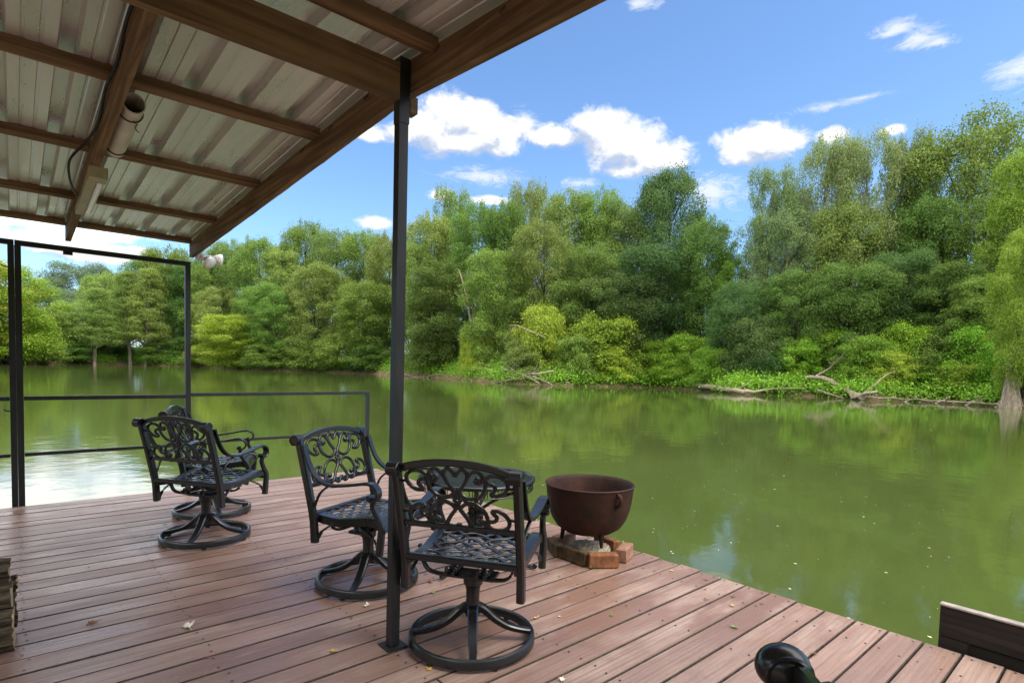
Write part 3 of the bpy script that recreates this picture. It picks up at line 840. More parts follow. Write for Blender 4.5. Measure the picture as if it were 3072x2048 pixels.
for j in range(4):
    a = R(25 + 90 * j); c, s = math.cos(a), math.sin(a)
    b = MB()
    b.tube(bez([(c * r, s * r, z) for r, z in ((.33, ZT - .06), (.20, ZT - .10), (.07, ZT - .18), (.045, .32), (.05, .20), (.12, .10), (.28, .035), (.40, .014), (.425, .026), (.41, .036))], 5), 0.011, 8)
    b.build('leg', BLACK, tb, True)
b = MB(); b.tube([(0, 0, .10), (0, 0, ZT - .10)], 0.016, 10); b.tube(circ(.055, .30, 24), .006, 6, True); b.tube(circ(.062, .16, 24), .006, 6, True); b.build('column', BLACK, tb, True)
# ------------------------------------------------------------------ kettle on bricks
KX, KY = 2.925, 2.500
ket = thing('iron_kettle', 'big rusty cast iron wash kettle standing on bricks at the deck edge', 'kettle', (KX, KY, 0.0935))
b = MB()
out = [(.001, .048), (.08, .052), (.16, .072), (.215, .108), (.250, .160), (.272, .220), (.284, .290), (.294, .372), (.298, .385)]
inn = [(.302, .392), (.296, .398), (.288, .392), (.278, .372), (.268, .290), (.256, .222), (.234, .165), (.200, .120), (.15, .086), (.08, .068), (.001, .064)]
b.lathe(out + inn, 64); b.build('kettle_body', RUST, ket, True)
for a in (-102, 78):
    c, s = math.cos(R(a)), math.sin(R(a)); tx = Vector((-s, c, 0))
    b = MB(); b.tube(bez([(c * .287, s * .287, .372), (c * .318, s * .318, .362), (c * .326, s * .326, .335), (c * .312, s * .312, .305), (c * .284, s * .284, .296), (c * .292, s * .292, .280)], 5), [.013] * 12 + [.011] * 14, 8)
    b.build('ear_handle', RUST, ket, True)
for a in (131, 251, 11):
    c, s = math.cos(R(a)), math.sin(R(a))
    b = MB(); b.tube([(c * .165, s * .165, .085), (c * .172, s * .172, .05), (c * .178, s * .178, .0)], [.020, .015, .010], 10); b.build('foot', RUST, ket, True)
def brick(x, y, deg, ln, label, mt, hgt=.090, wd=.062, seed=0):
    b = MB(); rg = random.Random(seed)
    b.box((-ln / 2, -wd / 2, 0.0), (ln / 2, wd / 2, hgt), 0, None, .006)
    b.v = [(p[0] + rg.uniform(-.003, .003), p[1] + rg.uniform(-.003, .003), p[2] + (rg.uniform(-.003, .001) if p[2] > .01 else 0.001)) for p in b.v]
    o = b.build('brick', mt); o.location = (x, y, 0.002); o.rotation_euler = (0, 0, R(deg))
    return tag(o, label, 'brick', 'bricks under the kettle')
brick(2.730, 2.440, 92, .215, 'dark mossy brick under the kettle, longest face towards the chairs', BRICKM, .088, .066, 1)
brick(2.800, 2.262, -33, .19, 'orange brick under the kettle foot nearest the camera', BRICK, .090, .062, 2)
brick(3.035, 2.272, 22, .17, 'pinkish brick turned outwards under the kettle by the deck edge', BRICKP, .090, .070, 3)
brick(2.755, 2.640, 62, .19, 'mossy brick behind the dark one under the kettle', BRICKM, .082, .066, 4)
brick(3.090, 2.470, 85, .19, 'reddish brick beneath the far rim of the kettle towards the water', BRICK, .086, .062, 5)
brick(2.92, 2.715, 5, .2, 'brick behind the gravel under the far side of the kettle', BRICKP, .086, .062, 6)
b = MB(); rg = random.Random(2); vs = []; fs = []
for i in range(14):
    for j in range(28):
        r = i / 13 * .150; a = 2 * math.pi * j / 28
        vs.append((2.915 + r * math.cos(a), 2.475 + r * math.sin(a), .078 - .02 * (i / 13) ** 2 + rg.uniform(-.006, .006) if i < 13 else .004))
for i in range(13):
    for j in range(28): fs.append((i * 28 + j, i * 28 + (j + 1) % 28, (i + 1) * 28 + (j + 1) % 28, (i + 1) * 28 + j))
b.add(vs, fs); gv = b.build('gravel', GRAV); tag(gv, 'pale gravel heaped between the bricks under the kettle', 'gravel', None, 'stuff')
# ------------------------------------------------------------------ panel beyond the edge
pn = thing('board_panel', 'black weathered board panel with a bleached top edge standing against the deck side', 'panel', (3.315, 0.62, -0.42))
b = MB(); b.box((-.016, -3.0, 0.46), (.016, 0.0, .600), 0, None, .002); b.build('top_board', PANEL, pn)
b = MB(); b.box((-.014, -.11, 0.0), (.014, 0, .458), 0, None, .002); b.build('end_board', PANEL, pn)
b = MB()
for z0 in (.02, .13, .24, .35): b.box((-.004, -3.0, z0), (.010, -.112, z0 + .104), 0, None, .003)
b.build('slat_boards', PANEL, pn)
b = MB(); b.box((-.020, -3.0, .6015), (.022, .004, .613), 0, None, .003); b.build('top_edge', PALE, pn)
# ------------------------------------------------------------------ firewood
def firewood(x1, y, z, r, ln, deg, label, seed, keep=(0, 300)):
    rg = random.Random(seed); b = MB(); n = 22; m_ = 14; rings = []
    k0, k1 = keep
    prof = []
    for a in range(n):
        t = R(k0 + (k1 - k0) * a / (n - 1)); prof.append((math.cos(t), math.sin(t)))
    ph = [rg.uniform(.88, 1.1) for _ in range(n)]
    vs = []
    for i in range(m_ + 1):
        x = -ln * i / m_
        for a in range(n):
            q = r * ph[a] * (1 + rg.uniform(-.06, .06)); vs.append((x + rg.uniform(-.006, .006), q * prof[a][0], q * prof[a][1]))
        vs.append((x, 0.12 * r, 0.1 * r))
    kk = n + 1; fs = []; mi = []
    for i in range(m_):
        for a in range(kk):
            fs.append((i * kk + a, i * kk + (a + 1) % kk, (i + 1) * kk + (a + 1) % kk, (i + 1) * kk + a)); mi.append(0 if a < n - 1 else 1)
    fs.append(tuple(range(kk - 1, -1, -1))); mi.append(1); fs.append(tuple(m_ * kk + a for a in range(kk))); mi.append(1)
    b.v = vs; b.f = fs; b.mi = mi
    o = b.build('firewood_log', [BARKF, CUT]); o.location = (x1, y, z); o.rotation_euler = (R(deg), 0, R(rg.uniform(-4, 4)))
    return tag(o, label, 'log', 'stacked firewood by the left frame edge')
firewood(-0.012, 3.17, .085, .088, .5, 90, 'ridged bark log at the bottom of the firewood stack', 1, (-40, 230))
firewood(-0.010, 3.40, .090, .090, .5, 20, 'bark log at the bottom of the firewood stack on its far side', 2, (-30, 250))
firewood(-0.020, 3.24, .200, .070, .5, 70, 'bark log resting across the two lowest logs of the firewood', 3, (-20, 240))
firewood(0.002, 3.36, .245, .052, .45, 150, 'split log with a pale cut end high in the firewood stack', 4, (0, 170))
firewood(-0.024, 3.27, .300, .058, .5, 60, 'topmost bark log of the firewood stack', 5, (-10, 220))
# ------------------------------------------------------------------ fallen leaves on the deck
def leaf_mesh(name, mt, seed, L=.035):
    rg = random.Random(seed); b = MB(); pts = [(0, -.5), (.16, -.30), (.42, -.34), (.30, -.08), (.50, .14), (.22, .16), (.12, .5), (0, .38), (-.14, .55), (-.2, .2), (-.5, .16), (-.28, -.06), (-.44, -.3), (-.15, -.3)]
    vs = [(0, 0, .10 * L)]
    for x, y in pts:
        x, y = x * rg.uniform(.7, 1.1), y * rg.uniform(.8, 1.15); vs.append((x * L, y * L, L * (.05 + .55 * max(0, x) ** 1.5 * rg.uniform(.3, 1.6) + .5 * abs(y) ** 1.6 * rg.uniform(0, 1.2))))
    n = len(pts); b.add(vs, [(0, 1 + i, 1 + (i + 1) % n) for i in range(n)])
    b.tube([(0, -.4 * L, .05 * L), (.05 * L, -.9 * L, .12 * L)], .02 * L, 4)
    me_o = b.build(name, mt); return me_o
LEAVES = [(432, 1438, 'cream', .062, 'large bleached curled leaf lying on the boards at the lower left'),
          (210, 1432, 'brown', .05, 'crumpled brown leaf alone on the boards near the firewood'),
          (767, 1495, 'yellow', .034, 'golden leaf on the board just before the post foot'),
          (843, 1390, 'cream', .042, 'long cream leaf lying before the middle chair base ring'),
          (800, 1308, 'yellow', .026, 'small yellow leaf inside the base ring of the middle chair'),
          (1688, 1440, 'green', .040, 'green leaf pair on the boards at the right'),
          (902, 1308, 'brown', .025, 'small brown leaf by the post beyond the middle chair ring'),
          (995, 1360, 'green', .03, 'green leaf on the boards behind the nearest chair'),
          (988, 1335, 'brown', .04, 'dry leaf caught at the foot of the mesh table'),
          (1232, 1418, 'yellow', .034, 'tan leaf beside the nearest chair base ring'),
          (985, 1536, 'yellow', .028, 'yellow leaf under the front of the nearest base ring'),
          (1290, 1560, 'cream', .03, 'pale leaf at the bottom edge of the boards'),
          (1285, 1415, 'cream', .018, 'tiny white leaf scrap on the middle boards'),
          (1404, 1412, 'green', .022, 'bright green leaf scrap on the middle boards'),
          (2187, 1474, 'yellow', .020, 'small yellow leaf near the board ends by the panel'),
          (1870, 1500, 'brown', .028, 'brown leaf stuck in the gap beside the curled arm end'),
          (1768, 1498, 'cream', .020, 'pale leaf by the curled arm end'),
          (1542, 1310, 'yellow', .024, 'yellow leaf on the edge boards beyond the kettle'),
          (1622, 1330, 'brown', .026, 'brown leaf in the gap at the deck edge'),
          (1685, 1368, 'brown', .024, 'brown leaf in the gap a little along the deck edge'),
          (1620, 1375, 'brown', .022, 'grey brown leaf between the boards'),
          (1682, 1390, 'yellow', .026, 'tan leaf curled on the boards near the edge'),
          (1750, 1385, 'brown', .022, 'dark leaf crumbs at the very edge of the deck'),
          (350, 1228, 'brown', .030, 'brown leaf on the boards left of the front ring of the far chairs'),
          (378, 1205, 'brown', .024, 'small brown leaf left of the far chair ring'),
          (740, 1268, 'brown', .018, 'leaf scrap between the far chairs and the middle chair'),
          (680, 1278, 'yellow', .02, 'yellow leaf scrap on the boards left of the middle chair'),
          (2320, 1515, 'yellow', .05, 'bent tan leaf standing at the lower right corner')]
for i, (u, v, cl, L, lb) in enumerate(LEAVES):
    p = ground(u, v, 0.004)
    o = leaf_mesh('fallen_leaf', DRYL[cl], i, L); o.location = (p[0], p[1], 0.0045); o.rotation_euler = (0, 0, i * 1.9)
    tag(o, lb, 'leaf', 'fallen leaves on the deck')
crumb = leaf_mesh('leaf_scrap', DRYL['brown'], 77, .014)
rg = random.Random(12); first = True
for i in range(46):
    p = (rg.uniform(.2, 3.15), rg.uniform(1.0, 6.0))
    o = crumb if first else crumb.copy()
    if not first: C.objects.link(o)
    first = False
    o.location = (p[0], p[1], 0.0045); s = rg.uniform(.6, 1.5); o.scale = (s, s, s); o.rotation_euler = (0, 0, rg.uniform(0, 6))
    tag(o, 'tiny brown leaf scrap lying on the deck boards', 'leaf', 'tiny leaf scraps on the deck')
# ------------------------------------------------------------------ floating litter on the water
b = MB(); rg = random.Random(21)
for i in range(1100):
    a = rg.uniform(R(-6), R(80)); rs = shore_r(a); r = 3.6 + (rs - 4) * rg.random() ** 1.5
    x, y = r * math.sin(a), r * math.cos(a)
    if x < EDGE_X + .1 and y < FAR_Y + .1: continue
    s = rg.choice([.004, .005, .006, .008, .010, .015]) * (1 + r / 22); t = rg.uniform(0, 6.28); c_, s_ = math.cos(t) * s, math.sin(t) * s
    b.add([(x + c_, y + s_, WZ + .004), (x - s_ * .5, y + c_ * .5, WZ + .006), (x - c_, y - s_, WZ + .004), (x + s_ * .5, y - c_ * .5, WZ + .004)], [(0, 1, 2, 3)])
lit = b.build('leaf_litter', mat('floating leaf scraps', m_plain((0.42, 0.40, 0.26), 0.6, 0, 0.3, 3))); tag(lit, 'pale specks of leaf litter floating all over the river', 'leaf litter', None, 'stuff')
# ------------------------------------------------------------------ trees
def foliage(name, clusters, nl, leaf, seed, droop=0.0, up=0.45):
    """clusters: (x,y,z,rx,rz); nl leaves in all, leaf = (length, width)"""
    g = np.random.default_rng(seed)
    cl = np.array(clusters); w = cl[:, 3] ** 2 * (0.5 + cl[:, 4] / cl[:, 3]); w /= w.sum()
    idx = g.choice(len(cl), nl, p=w); c = cl[idx]
    d = g.normal(size=(nl, 3)); d /= np.linalg.norm(d, axis=1)[:, None]
    flip = (d[:, 2] < -0.2) & (g.random(nl) < 0.55); d[:, 2] = np.where(flip, -d[:, 2], d[:, 2])
    rad = 0.35 + 0.70 * g.random(nl) ** 0.5 + np.where(g.random(nl) < 0.24, g.random(nl) * 0.75, 0)
    p = c[:, :3] + d * rad[:, None] * np.stack([c[:, 3], c[:, 3], c[:, 4]], 1)
    nrm = d * 0.5 + np.array([0, 0, up]) + g.normal(size=(nl, 3)) * 0.55
    nrm /= np.linalg.norm(nrm, axis=1)[:, None]
    t = g.normal(size=(nl, 3)); t[:, 2] -= droop
    t -= nrm * (t * nrm).sum(1)[:, None]; t /= np.linalg.norm(t, axis=1)[:, None]
    s = np.cross(nrm, t)
    L = leaf[0] * (0.6 + 0.8 * g.random(nl))[:, None] / 2; Wd = leaf[1] * (0.6 + 0.8 * g.random(nl))[:, None] / 2
    v = np.stack([p - t * L, p + s * Wd + nrm * Wd * 0.3, p + t * L, p - s * Wd + nrm * Wd * 0.3], 1).reshape(-1, 3)
    me = bpy.data.meshes.new(name)
    me.vertices.add(nl * 4); me.loops.add(nl * 4); me.polygons.add(nl)
    me.vertices.foreach_set('co', v.astype(np.float32).ravel())
    me.loops.foreach_set('vertex_index', np.arange(nl * 4, dtype=np.int32))
    me.polygons.foreach_set('loop_start', np.arange(0, nl * 4, 4, dtype=np.int32))
    me.update(calc_edges=True)
    me.materials.append(LEAFM['mid'])
    return me
def envelope(kind, h, g):
    if kind == 'dome': return 0.36 * max(0.0, 1 - abs((h - .45) / .52) ** 2.2) ** .5 * g.uniform(.9, 1.03)
    if kind == 'oak': return 0.34 * max(0.0, 1 - abs((h - .52) / .455) ** 2.6) ** .42 * g.uniform(.85, 1.06)
    if kind == 'tall': return 0.27 * max(0.0, 1 - abs((h - .54) / .47) ** 2.8) ** .5 * g.uniform(.72, 1.12)
    if kind == 'willow': return 0.29 * max(0.0, 1 - abs((h - .58) / .44) ** 2.6) ** .5 * g.uniform(.62, 1.15)
    if kind == 'cypress': return (0.26 * (1 - h) ** 0.75 + 0.02) * g.uniform(.75, 1.1)
    if kind == 'layer': return 0.32 * max(0.0, 1 - abs((h - .48) / .50) ** 2.4) ** .5 * g.uniform(.7, 1.15)
    return 0.55 * math.sqrt(max(0, 1 - (h / 1.0) ** 2)) * g.uniform(.75, 1.1)
SPEC = {  # h0, h1, clusters, cluster radius, flatness, leaves, leaf size, droop
    'oak': (.12, .93, 170, (.035, .095), .85, 80000, (.0122, .0070), .1),
    'dome': (.08, .955, 260, (.045, .085), .85, 90000, (.0122, .0070), .1),
    'tall': (.10, .94, 160, (.03, .085), .95, 74000, (.0115, .0066), .2),
    'willow': (.12, .94, 150, (.028, .066), 1.15, 56000, (.0128, .0056), .8),
    'cypress': (.26, .96, 190, (.025, .065), .7, 56000, (.0110, .0046), .3),
    'layer': (.05, .93, 165, (.035, .09), .8, 70000, (.0122, .0070), .3),
    'shrub': (.03, .86, 125, (.06, .16), .85, 36000, (.027, .0155), .2)}
PROTO = {}
def proto(kind, var):
    key = (kind, var)
    if key in PROTO: return PROTO[key]
    h0, h1, nc, (r0, r1), flat, nl, leaf, droop = SPEC[kind]
    g = random.Random(sum(map(ord, kind)) * 7 + var * 101)
    cl = []; limbs = []
    lean = (g.uniform(-.05, .05), g.uniform(-.05, .05)) if kind not in ('oak', 'dome') else (0, 0)
    for i in range(nc):
        h = h0 + (h1 - h0) * ((i + g.random()) / nc)
        rad = envelope(kind, h, g); a = g.uniform(0, 2 * math.pi)
        q = math.sqrt(g.uniform(.30, 1.0)) * rad if kind != 'dome' else math.sqrt(g.uniform(.1, 1.0)) * rad
        r = g.uniform(r0, r1)
        x, y = q * math.cos(a) + lean[0] * h, q * math.sin(a) + lean[1] * h
        cl.append((x, y, h, r, r * flat))
        if i % {'willow': 3, 'cypress': 9}.get(kind, 5) == 0 and kind != 'shrub': limbs.append((x, y, h))
    if kind in ('willow', 'tall'):
        for i in range(16):                    # thin leaders that break the top line
            h = g.uniform(.78, 1.0); a = g.uniform(0, 6.28); q = g.uniform(0, 1) * envelope(kind, min(.95, h), g)
            cl.append((q * math.cos(a), q * math.sin(a), h, .022, .05))
    crown = foliage(kind + '_crown', cl, nl, leaf, var + 5, droop)
    t = MB()
    tr = {'oak': .022, 'dome': .022, 'tall': .015, 'willow': .014, 'cypress': .019, 'layer': .014, 'shrub': .012}[kind]
    path = bez([(0, 0, -.06), (lean[0] * .1 + g.uniform(-.01, .01), g.uniform(-.01, .01), .15), (lean[0] * .4 + g.uniform(-.02, .02), g.uniform(-.02, .02), .42), (lean[0] * .7, lean[1] * .7, .70), (lean[0] * .92, lean[1] * .92, .92)], 4)
    if kind == 'shrub': path = path[:9]
    n = len(path)
    rads = [tr * (1 - .86 * i / n) * (1.7 if (i == 0 and kind == 'cypress') else 1.35 if i == 0 else 1) for i in range(n)]
    if kind == 'cypress': rads[1] *= 1.25
    t.tube(path, rads, 9)
    for (x, y, h) in limbs:
        hb = max(.10, h - .10 - .55 * math.hypot(x, y)) if kind != 'cypress' else max(.30, h - .03); i = min(n - 1, int(hb / .98 * n))
        p0 = path[i]
        mid = ((p0.x + x) / 2 + g.uniform(-.015, .015), (p0.y + y) / 2 + g.uniform(-.015, .015), (p0.z + h) / 2 + .02)
        t.tube(bez([p0, mid, (x, y, h)], 3), [rads[i] * .5, rads[i] * .42, rads[i] * .36, rads[i] * .3, rads[i] * .22, .002, .0015][:7], 5)
    me = bpy.data.meshes.new(kind + '_trunk'); me.from_pydata(t.v, [], t.f); me.polygons.foreach_set('use_smooth', [True] * len(t.f)); me.materials.append(BARK); me.update()
    rx = max(math.hypot(c[0], c[1]) + c[3] for c in cl) * 0.93
    PROTO[key] = (crown, me, rx)
    return PROTO[key]
NAMES = {'oak': 'broadleaf_tree', 'dome': 'broadleaf_tree', 'tall': 'broadleaf_tree', 'willow': 'willow_tree', 'cypress': 'cypress_tree', 'layer': 'broadleaf_tree', 'shrub': 'shrub'}
tcount = 0
def tree(u, vtop, hw, d, kind, colour, label, bark=None, lift=0.0, bob=0):
    global tcount
    tcount += 1
    dr = ray(u, 850); a = math.atan2(dr[0], dr[1]); rs = shore_r(a) + d
    x, y = rs * math.sin(a), rs * math.cos(a)
    z0 = bank_z(d) - 0.1 + lift
    q = ray(u, vtop); tt = (q[0] * x + q[1] * y) / (q[0] ** 2 + q[1] ** 2); ztop = CAM_H + tt * q[2]
    H = (ztop - z0) / 1.03
    dep = x * ff.x + y * ff.y
    hwm = hw * 1.16 * 3072 / 2352 / F * dep
    crown, trunk, rx = proto(kind, (tcount * 7 + bob) % 2)
    cat = 'shrub' if kind == 'shrub' else 'tree'
    o = thing(NAMES[kind], label, cat, (x, y, z0), (tcount * 2.399) % 6.283, 'shrubs on the far bank' if kind == 'shrub' else 'trees on the far bank')
    o.scale = (hwm / rx, hwm / rx, H)
    for nm, me, mm in (('trunk', trunk, bark or BARK), ('crown', crown, LEAFM[colour])):
        c = bpy.data.objects.new(nm, me); C.objects.link(c); c.parent = o
        c.material_slots[0].link = 'OBJECT'; c.material_slots[0].material = mm
    return o
TREES = [
 (20, 585, 115, -2, 'layer', 'yel', 'yellow green tree overhanging the water beside the doubled dark post'),
 (-70, 560, 120, 4, 'layer', 'lime', 'lime tree past the leaning steel frame at the photo edge'),
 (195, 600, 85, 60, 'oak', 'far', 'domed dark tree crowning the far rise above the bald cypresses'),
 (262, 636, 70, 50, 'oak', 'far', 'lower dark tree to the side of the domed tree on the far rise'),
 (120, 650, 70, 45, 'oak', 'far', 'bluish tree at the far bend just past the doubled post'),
 (95, 700, 65, 6, 'layer', 'mid', 'low spreading tree at the water by the far bend'),
 (165, 690, 60, 8, 'layer', 'olive', 'olive tree leaning over the water beside the first pale cypress trunk'),
 (217, 650, 52, -.8, 'cypress', 'cyp', 'bald cypress standing alone at the water, its pale trunk nearest the doubled post'),
 (299, 612, 55, -.8, 'cypress', 'cyp', 'bald cypress with the widest pale trunk, second from the doubled post'),
 (335, 604, 52, -.3, 'cypress', 'cyp', 'bald cypress with a slim pale trunk nearest the railing corner post'),
 (390, 566, 65, 10, 'tall', 'mid', 'tall green tree rising behind the railing corner post'),
 (252, 622, 60, 18, 'tall', 'olive', 'light green tree between the domed far tree and the cypresses'),
 (345, 588, 60, 20, 'oak', 'mid2', 'deep green tree behind the slim trunk cypress'),
 (448, 590, 60, 10, 'oak', 'mid2', 'shaded tree just below the flood lamps'),
 (486, 585, 55, 8, 'tall', 'mid', 'green tree below the flood lamps on their outer side'),
 (532, 546, 65, 14, 'tall', 'olive', 'tree whose pointed top first meets the sky past the flood lamps'),
 (588, 542, 62, 12, 'tall', 'mid', 'second tree top against the sky past the flood lamps'),
 (645, 556, 60, 12, 'layer', 'olive', 'lower rounded tree before the stepped rise of the tree line'),
 (515, 650, 65, 4, 'layer', 'olive', 'yellowish tree at mid height behind the lime bush over the water'),
 (548, 716, 92, 1, 'layer', 'lime', 'lime yellow bush arching over the water near the railing'),
 (705, 508, 62, 18, 'tall', 'mid', 'tree with a dark tip where the tree line steps up'),
 (770, 514, 66, 14, 'oak', 'olive', 'broad light tree at the crest halfway to the tall post'),
 (715, 596, 78, 5, 'layer', 'olive', 'pale green tree with a forked dark trunk over the bank'),
 (835, 522, 62, 14, 'tall', 'mid', 'green tree close to the tall post on its far bank side'),
 (888, 530, 55, 12, 'tall', 'olive', 'tree top directly beside the tall post'),
 (840, 640, 75, 4, 'tall', 'mid', 'leafy tree with thin bare stems low beside the tall post'),
 (640, 640, 75, 4, 'layer', 'mid', 'mid height tree leaning out between the lime bush and the forked trunk'),
 (955, 540, 62, 8, 'layer', 'olive', 'light spreading tree just past the tall post'),
 (1025, 418, 55, 22, 'willow', 'mid', 'spiky topped tree standing above its neighbours past the tall post'),
 (985, 482, 72, 12, 'tall', 'olive', 'light tree below the spiky topped tree'),
 (1100, 466, 72, 18, 'tall', 'mid', 'tree beside the spiky one with cloud showing over it'),
 (1155, 452, 66, 20, 'tall', 'mid', 'tree filling the dip before the feathery tall top'),
 (1215, 404, 64, 24, 'willow', 'olive', 'tall feathery tree top halfway between the post and the dark dome'),
 (1295, 428, 74, 20, 'tall', 'olive', 'yellow green tree after the feathery top'),
 (1250, 492, 82, 10, 'layer', 'olive', 'wide pale tree in front below the feathery top'),
 (1130, 560, 85, 7, 'layer', 'mid', 'green tree behind the leaning bare trunk'),
 (1365, 432, 66, 18, 'tall', 'mid', 'tree standing one place before the dark dome'),
 (1412, 456, 66, 16, 'tall', 'olive', 'tree touching the shoulder of the dark dome'),
 (1020, 600, 80, 5, 'tall', 'mid2', 'shaded tree above the green slope past the tall post'),
 (1345, 545, 85, 7, 'layer', 'mid2', 'dark layered tree above the lime bushes'),
 (1420, 610, 85, 5, 'oak', 'dark', 'low dark tree behind the lime bushes'),
 (1524, 376, 92, 15, 'dome', 'dark', 'tall dark green dome of a tree in the middle of the bank'),
 (1500, 545, 112, 7, 'oak', 'dark', 'dark tree filling the foot of the dome'),
 (1612, 490, 66, 9, 'tall', 'mid2', 'dark tree on the flank of the dome before the sky gap'),
 (1668, 560, 58, 12, 'layer', 'lime2', 'bright tree low in the sky gap after the dome'),
 (1690, 640, 66, 6, 'oak', 'dark', 'dark tree below the sky gap'),
 (1752, 372, 72, 12, 'willow', 'pale', 'pale grey green willow at the edge of the sky gap'),
 (1860, 306, 82, 13, 'willow', 'pale', 'pale willow with spiky tops touching the small cloud'),
 (1965, 294, 84, 14, 'willow', 'pale', 'tallest pale willow next to the great right hand tree'),
 (2060, 296, 66, 18, 'willow', 'pale', 'grey green tree leaning into the great broad crown'),
 (1800, 470, 85, 9, 'willow', 'pale', 'lower pale willow in front of the taller ones'),
 (1920, 460, 90, 10, 'tall', 'olive', 'olive tree with a split trunk under the willows'),
 (2195, 260, 135, 18, 'oak', 'mid', 'great broad crowned tree, highest on the bank'),
 (2345, 318, 105, 9, 'layer', 'lime2', 'fresh green tree with layered boughs at the photo edge'),
 (2352, 500, 78, -0.3, 'layer', 'lime2', 'lime tree growing from the fluted trunk in the water'),
 (2110, 440, 85, 12, 'tall', 'mid2', 'shaded tree holding up the near side of the great crown'),
 (2230, 430, 90, 12, 'layer', 'mid', 'green tree under the great crown towards the photo edge'),
 (1825, 610, 85, 6, 'oak', 'mid2', 'round dark tree under the split trunk'),
 (1945, 590, 92, 6, 'oak', 'mid2', 'large round dark tree above the vine mounds'),
 (2062, 560, 88, 8, 'oak', 'dark', 'dark leafy tree above the fallen trunk'),
 (2160, 600, 88, 6, 'tall', 'mid2', 'deep green tree above the far end of the driftwood'),
 (2250, 620, 80, 5, 'layer', 'mid', 'mid green tree before the fluted trunk'),
]
SHRUBS = [
 (60, 770, 70, 1, 'mid', 'low bush at the far bend past the doubled post'), (150, 775, 60, 1, 'mid2', 'low dark bush before the first cypress'),
 (258, 780, 45, 6, 'dark', 'dark bush between the first two cypress trunks'), (375, 775, 50, 2, 'mid', 'green bush behind the railing corner post'),
 (470, 800, 45, 1, 'olive', 'yellowish bush at the water beside the corner post'), (430, 770, 50, 3, 'mid2', 'dark bush at the corner post foot'),
 (620, 785, 60, 1, 'mid', 'rounded bush after the lime arching bush'), (705, 772, 65, 1, 'mid', 'drooping grey green bush at the waterline'),
 (790, 760, 70, 1, 'mid', 'large drooping bush before the tall post'), (860, 785, 60, 1.5, 'mid2', 'bush at the water beside the tall post'),
 (1240, 684, 62, 2.5, 'lime', 'upright yellow green sapling above the driftwood pile'), (1210, 770, 60, 1.5, 'olive', 'olive bush at the foot of the yellow green sapling'),
 (1380, 706, 90, 2.5, 'lime2', 'tall lime bush topping the mounds in the middle'), (1395, 790, 62, 0.8, 'lime', 'bright lime bush hanging over the water'),
 (1325, 760, 55, 1.2, 'mid', 'mid green bush beside the lime ones'), (1500, 780, 65, 1.2, 'vine', 'vine covered mound after the lime bush'),
 (1585, 760, 66, 2, 'vine', 'highest vine covered mound before the pale log'), (1640, 792, 58, 1, 'vine', 'vine mound at the water by the pale log'),
 (1560, 820, 60, 0.7, 'lime2', 'low vine mound drooping to the waterline'), (1730, 716, 66, 3, 'dark', 'large dark bush behind the pale log'),
 (1760, 800, 50, 1.5, 'dark', 'small dark bush behind the end of the pale log'), (1835, 770, 62, 1.5, 'vine', 'vine mound at the start of the fallen trunk'),
 (1900, 742, 70, 3, 'vine', 'bright vine mound above the fallen trunk'), (1985, 765, 70, 2, 'lime2', 'vine bush behind the fallen trunk'),
 (2045, 800, 55, 1.5, 'lime', 'yellow green vine bush at the far end of the fallen trunk'), (2085, 735, 75, 3, 'vine', 'broad vine mound past the fallen trunk'),
 (2165, 755, 75, 2, 'mid', 'green mound above the tangled roots'), (2245, 735, 75, 2.5, 'vine', 'vine mound approaching the fluted trunk'),
 (2310, 770, 70, 2, 'vine', 'vine mound beside the fluted trunk'), (2130, 820, 60, 1, 'vine', 'low vine mound right at the tangled roots'),
 (2220, 820, 60, 1, 'lime2', 'low vine mound between the roots and the fluted trunk'), (1100, 770, 45, 2, 'lime', 'small bright bush above the driftwood'),
 (1075, 745, 22, 2, 'lime', 'narrow bright ivy bush on the leaning bare trunk'), (1000, 760, 75, 3, 'mid2', 'dark green bush on the slope past the post')]
for (u, v, hw, d, kind, col, lb) in TREES:
    tree(u, v, hw, d, kind, col, lb, BARKP if kind in ('cypress', 'willow') else BARK, 0.9 if d == -0.3 and u > 2000 else 0)
for (u, v, hw, d, col, lb) in SHRUBS:
    tree(u, v, hw, d + 1.3, 'shrub', col, lb)
# ground cover on the slope
g = random.Random(31); cl = []
for i in range(1500):
    a = g.uniform(SA[2], SA[-3]) if i % 2 else g.uniform(R(40), SA[-3]); d = 0.45 + 9 * g.random() ** 1.6
    r = shore_r(a) + d; s = g.uniform(.3, 1.0) * (1 + r / 150)
    cl.append((r * math.sin(a), r * math.cos(a), bank_z(d) + s * .25, s, s * .8))
me = foliage('undergrowth', cl, 210000, (.20, .115), 9, .2)
me.materials[0] = LEAFM['vine']
ug = bpy.data.objects.new('undergrowth', me); C.objects.link(ug); tag(ug, 'green vines and weeds covering the far bank', 'undergrowth', None, 'stuff')
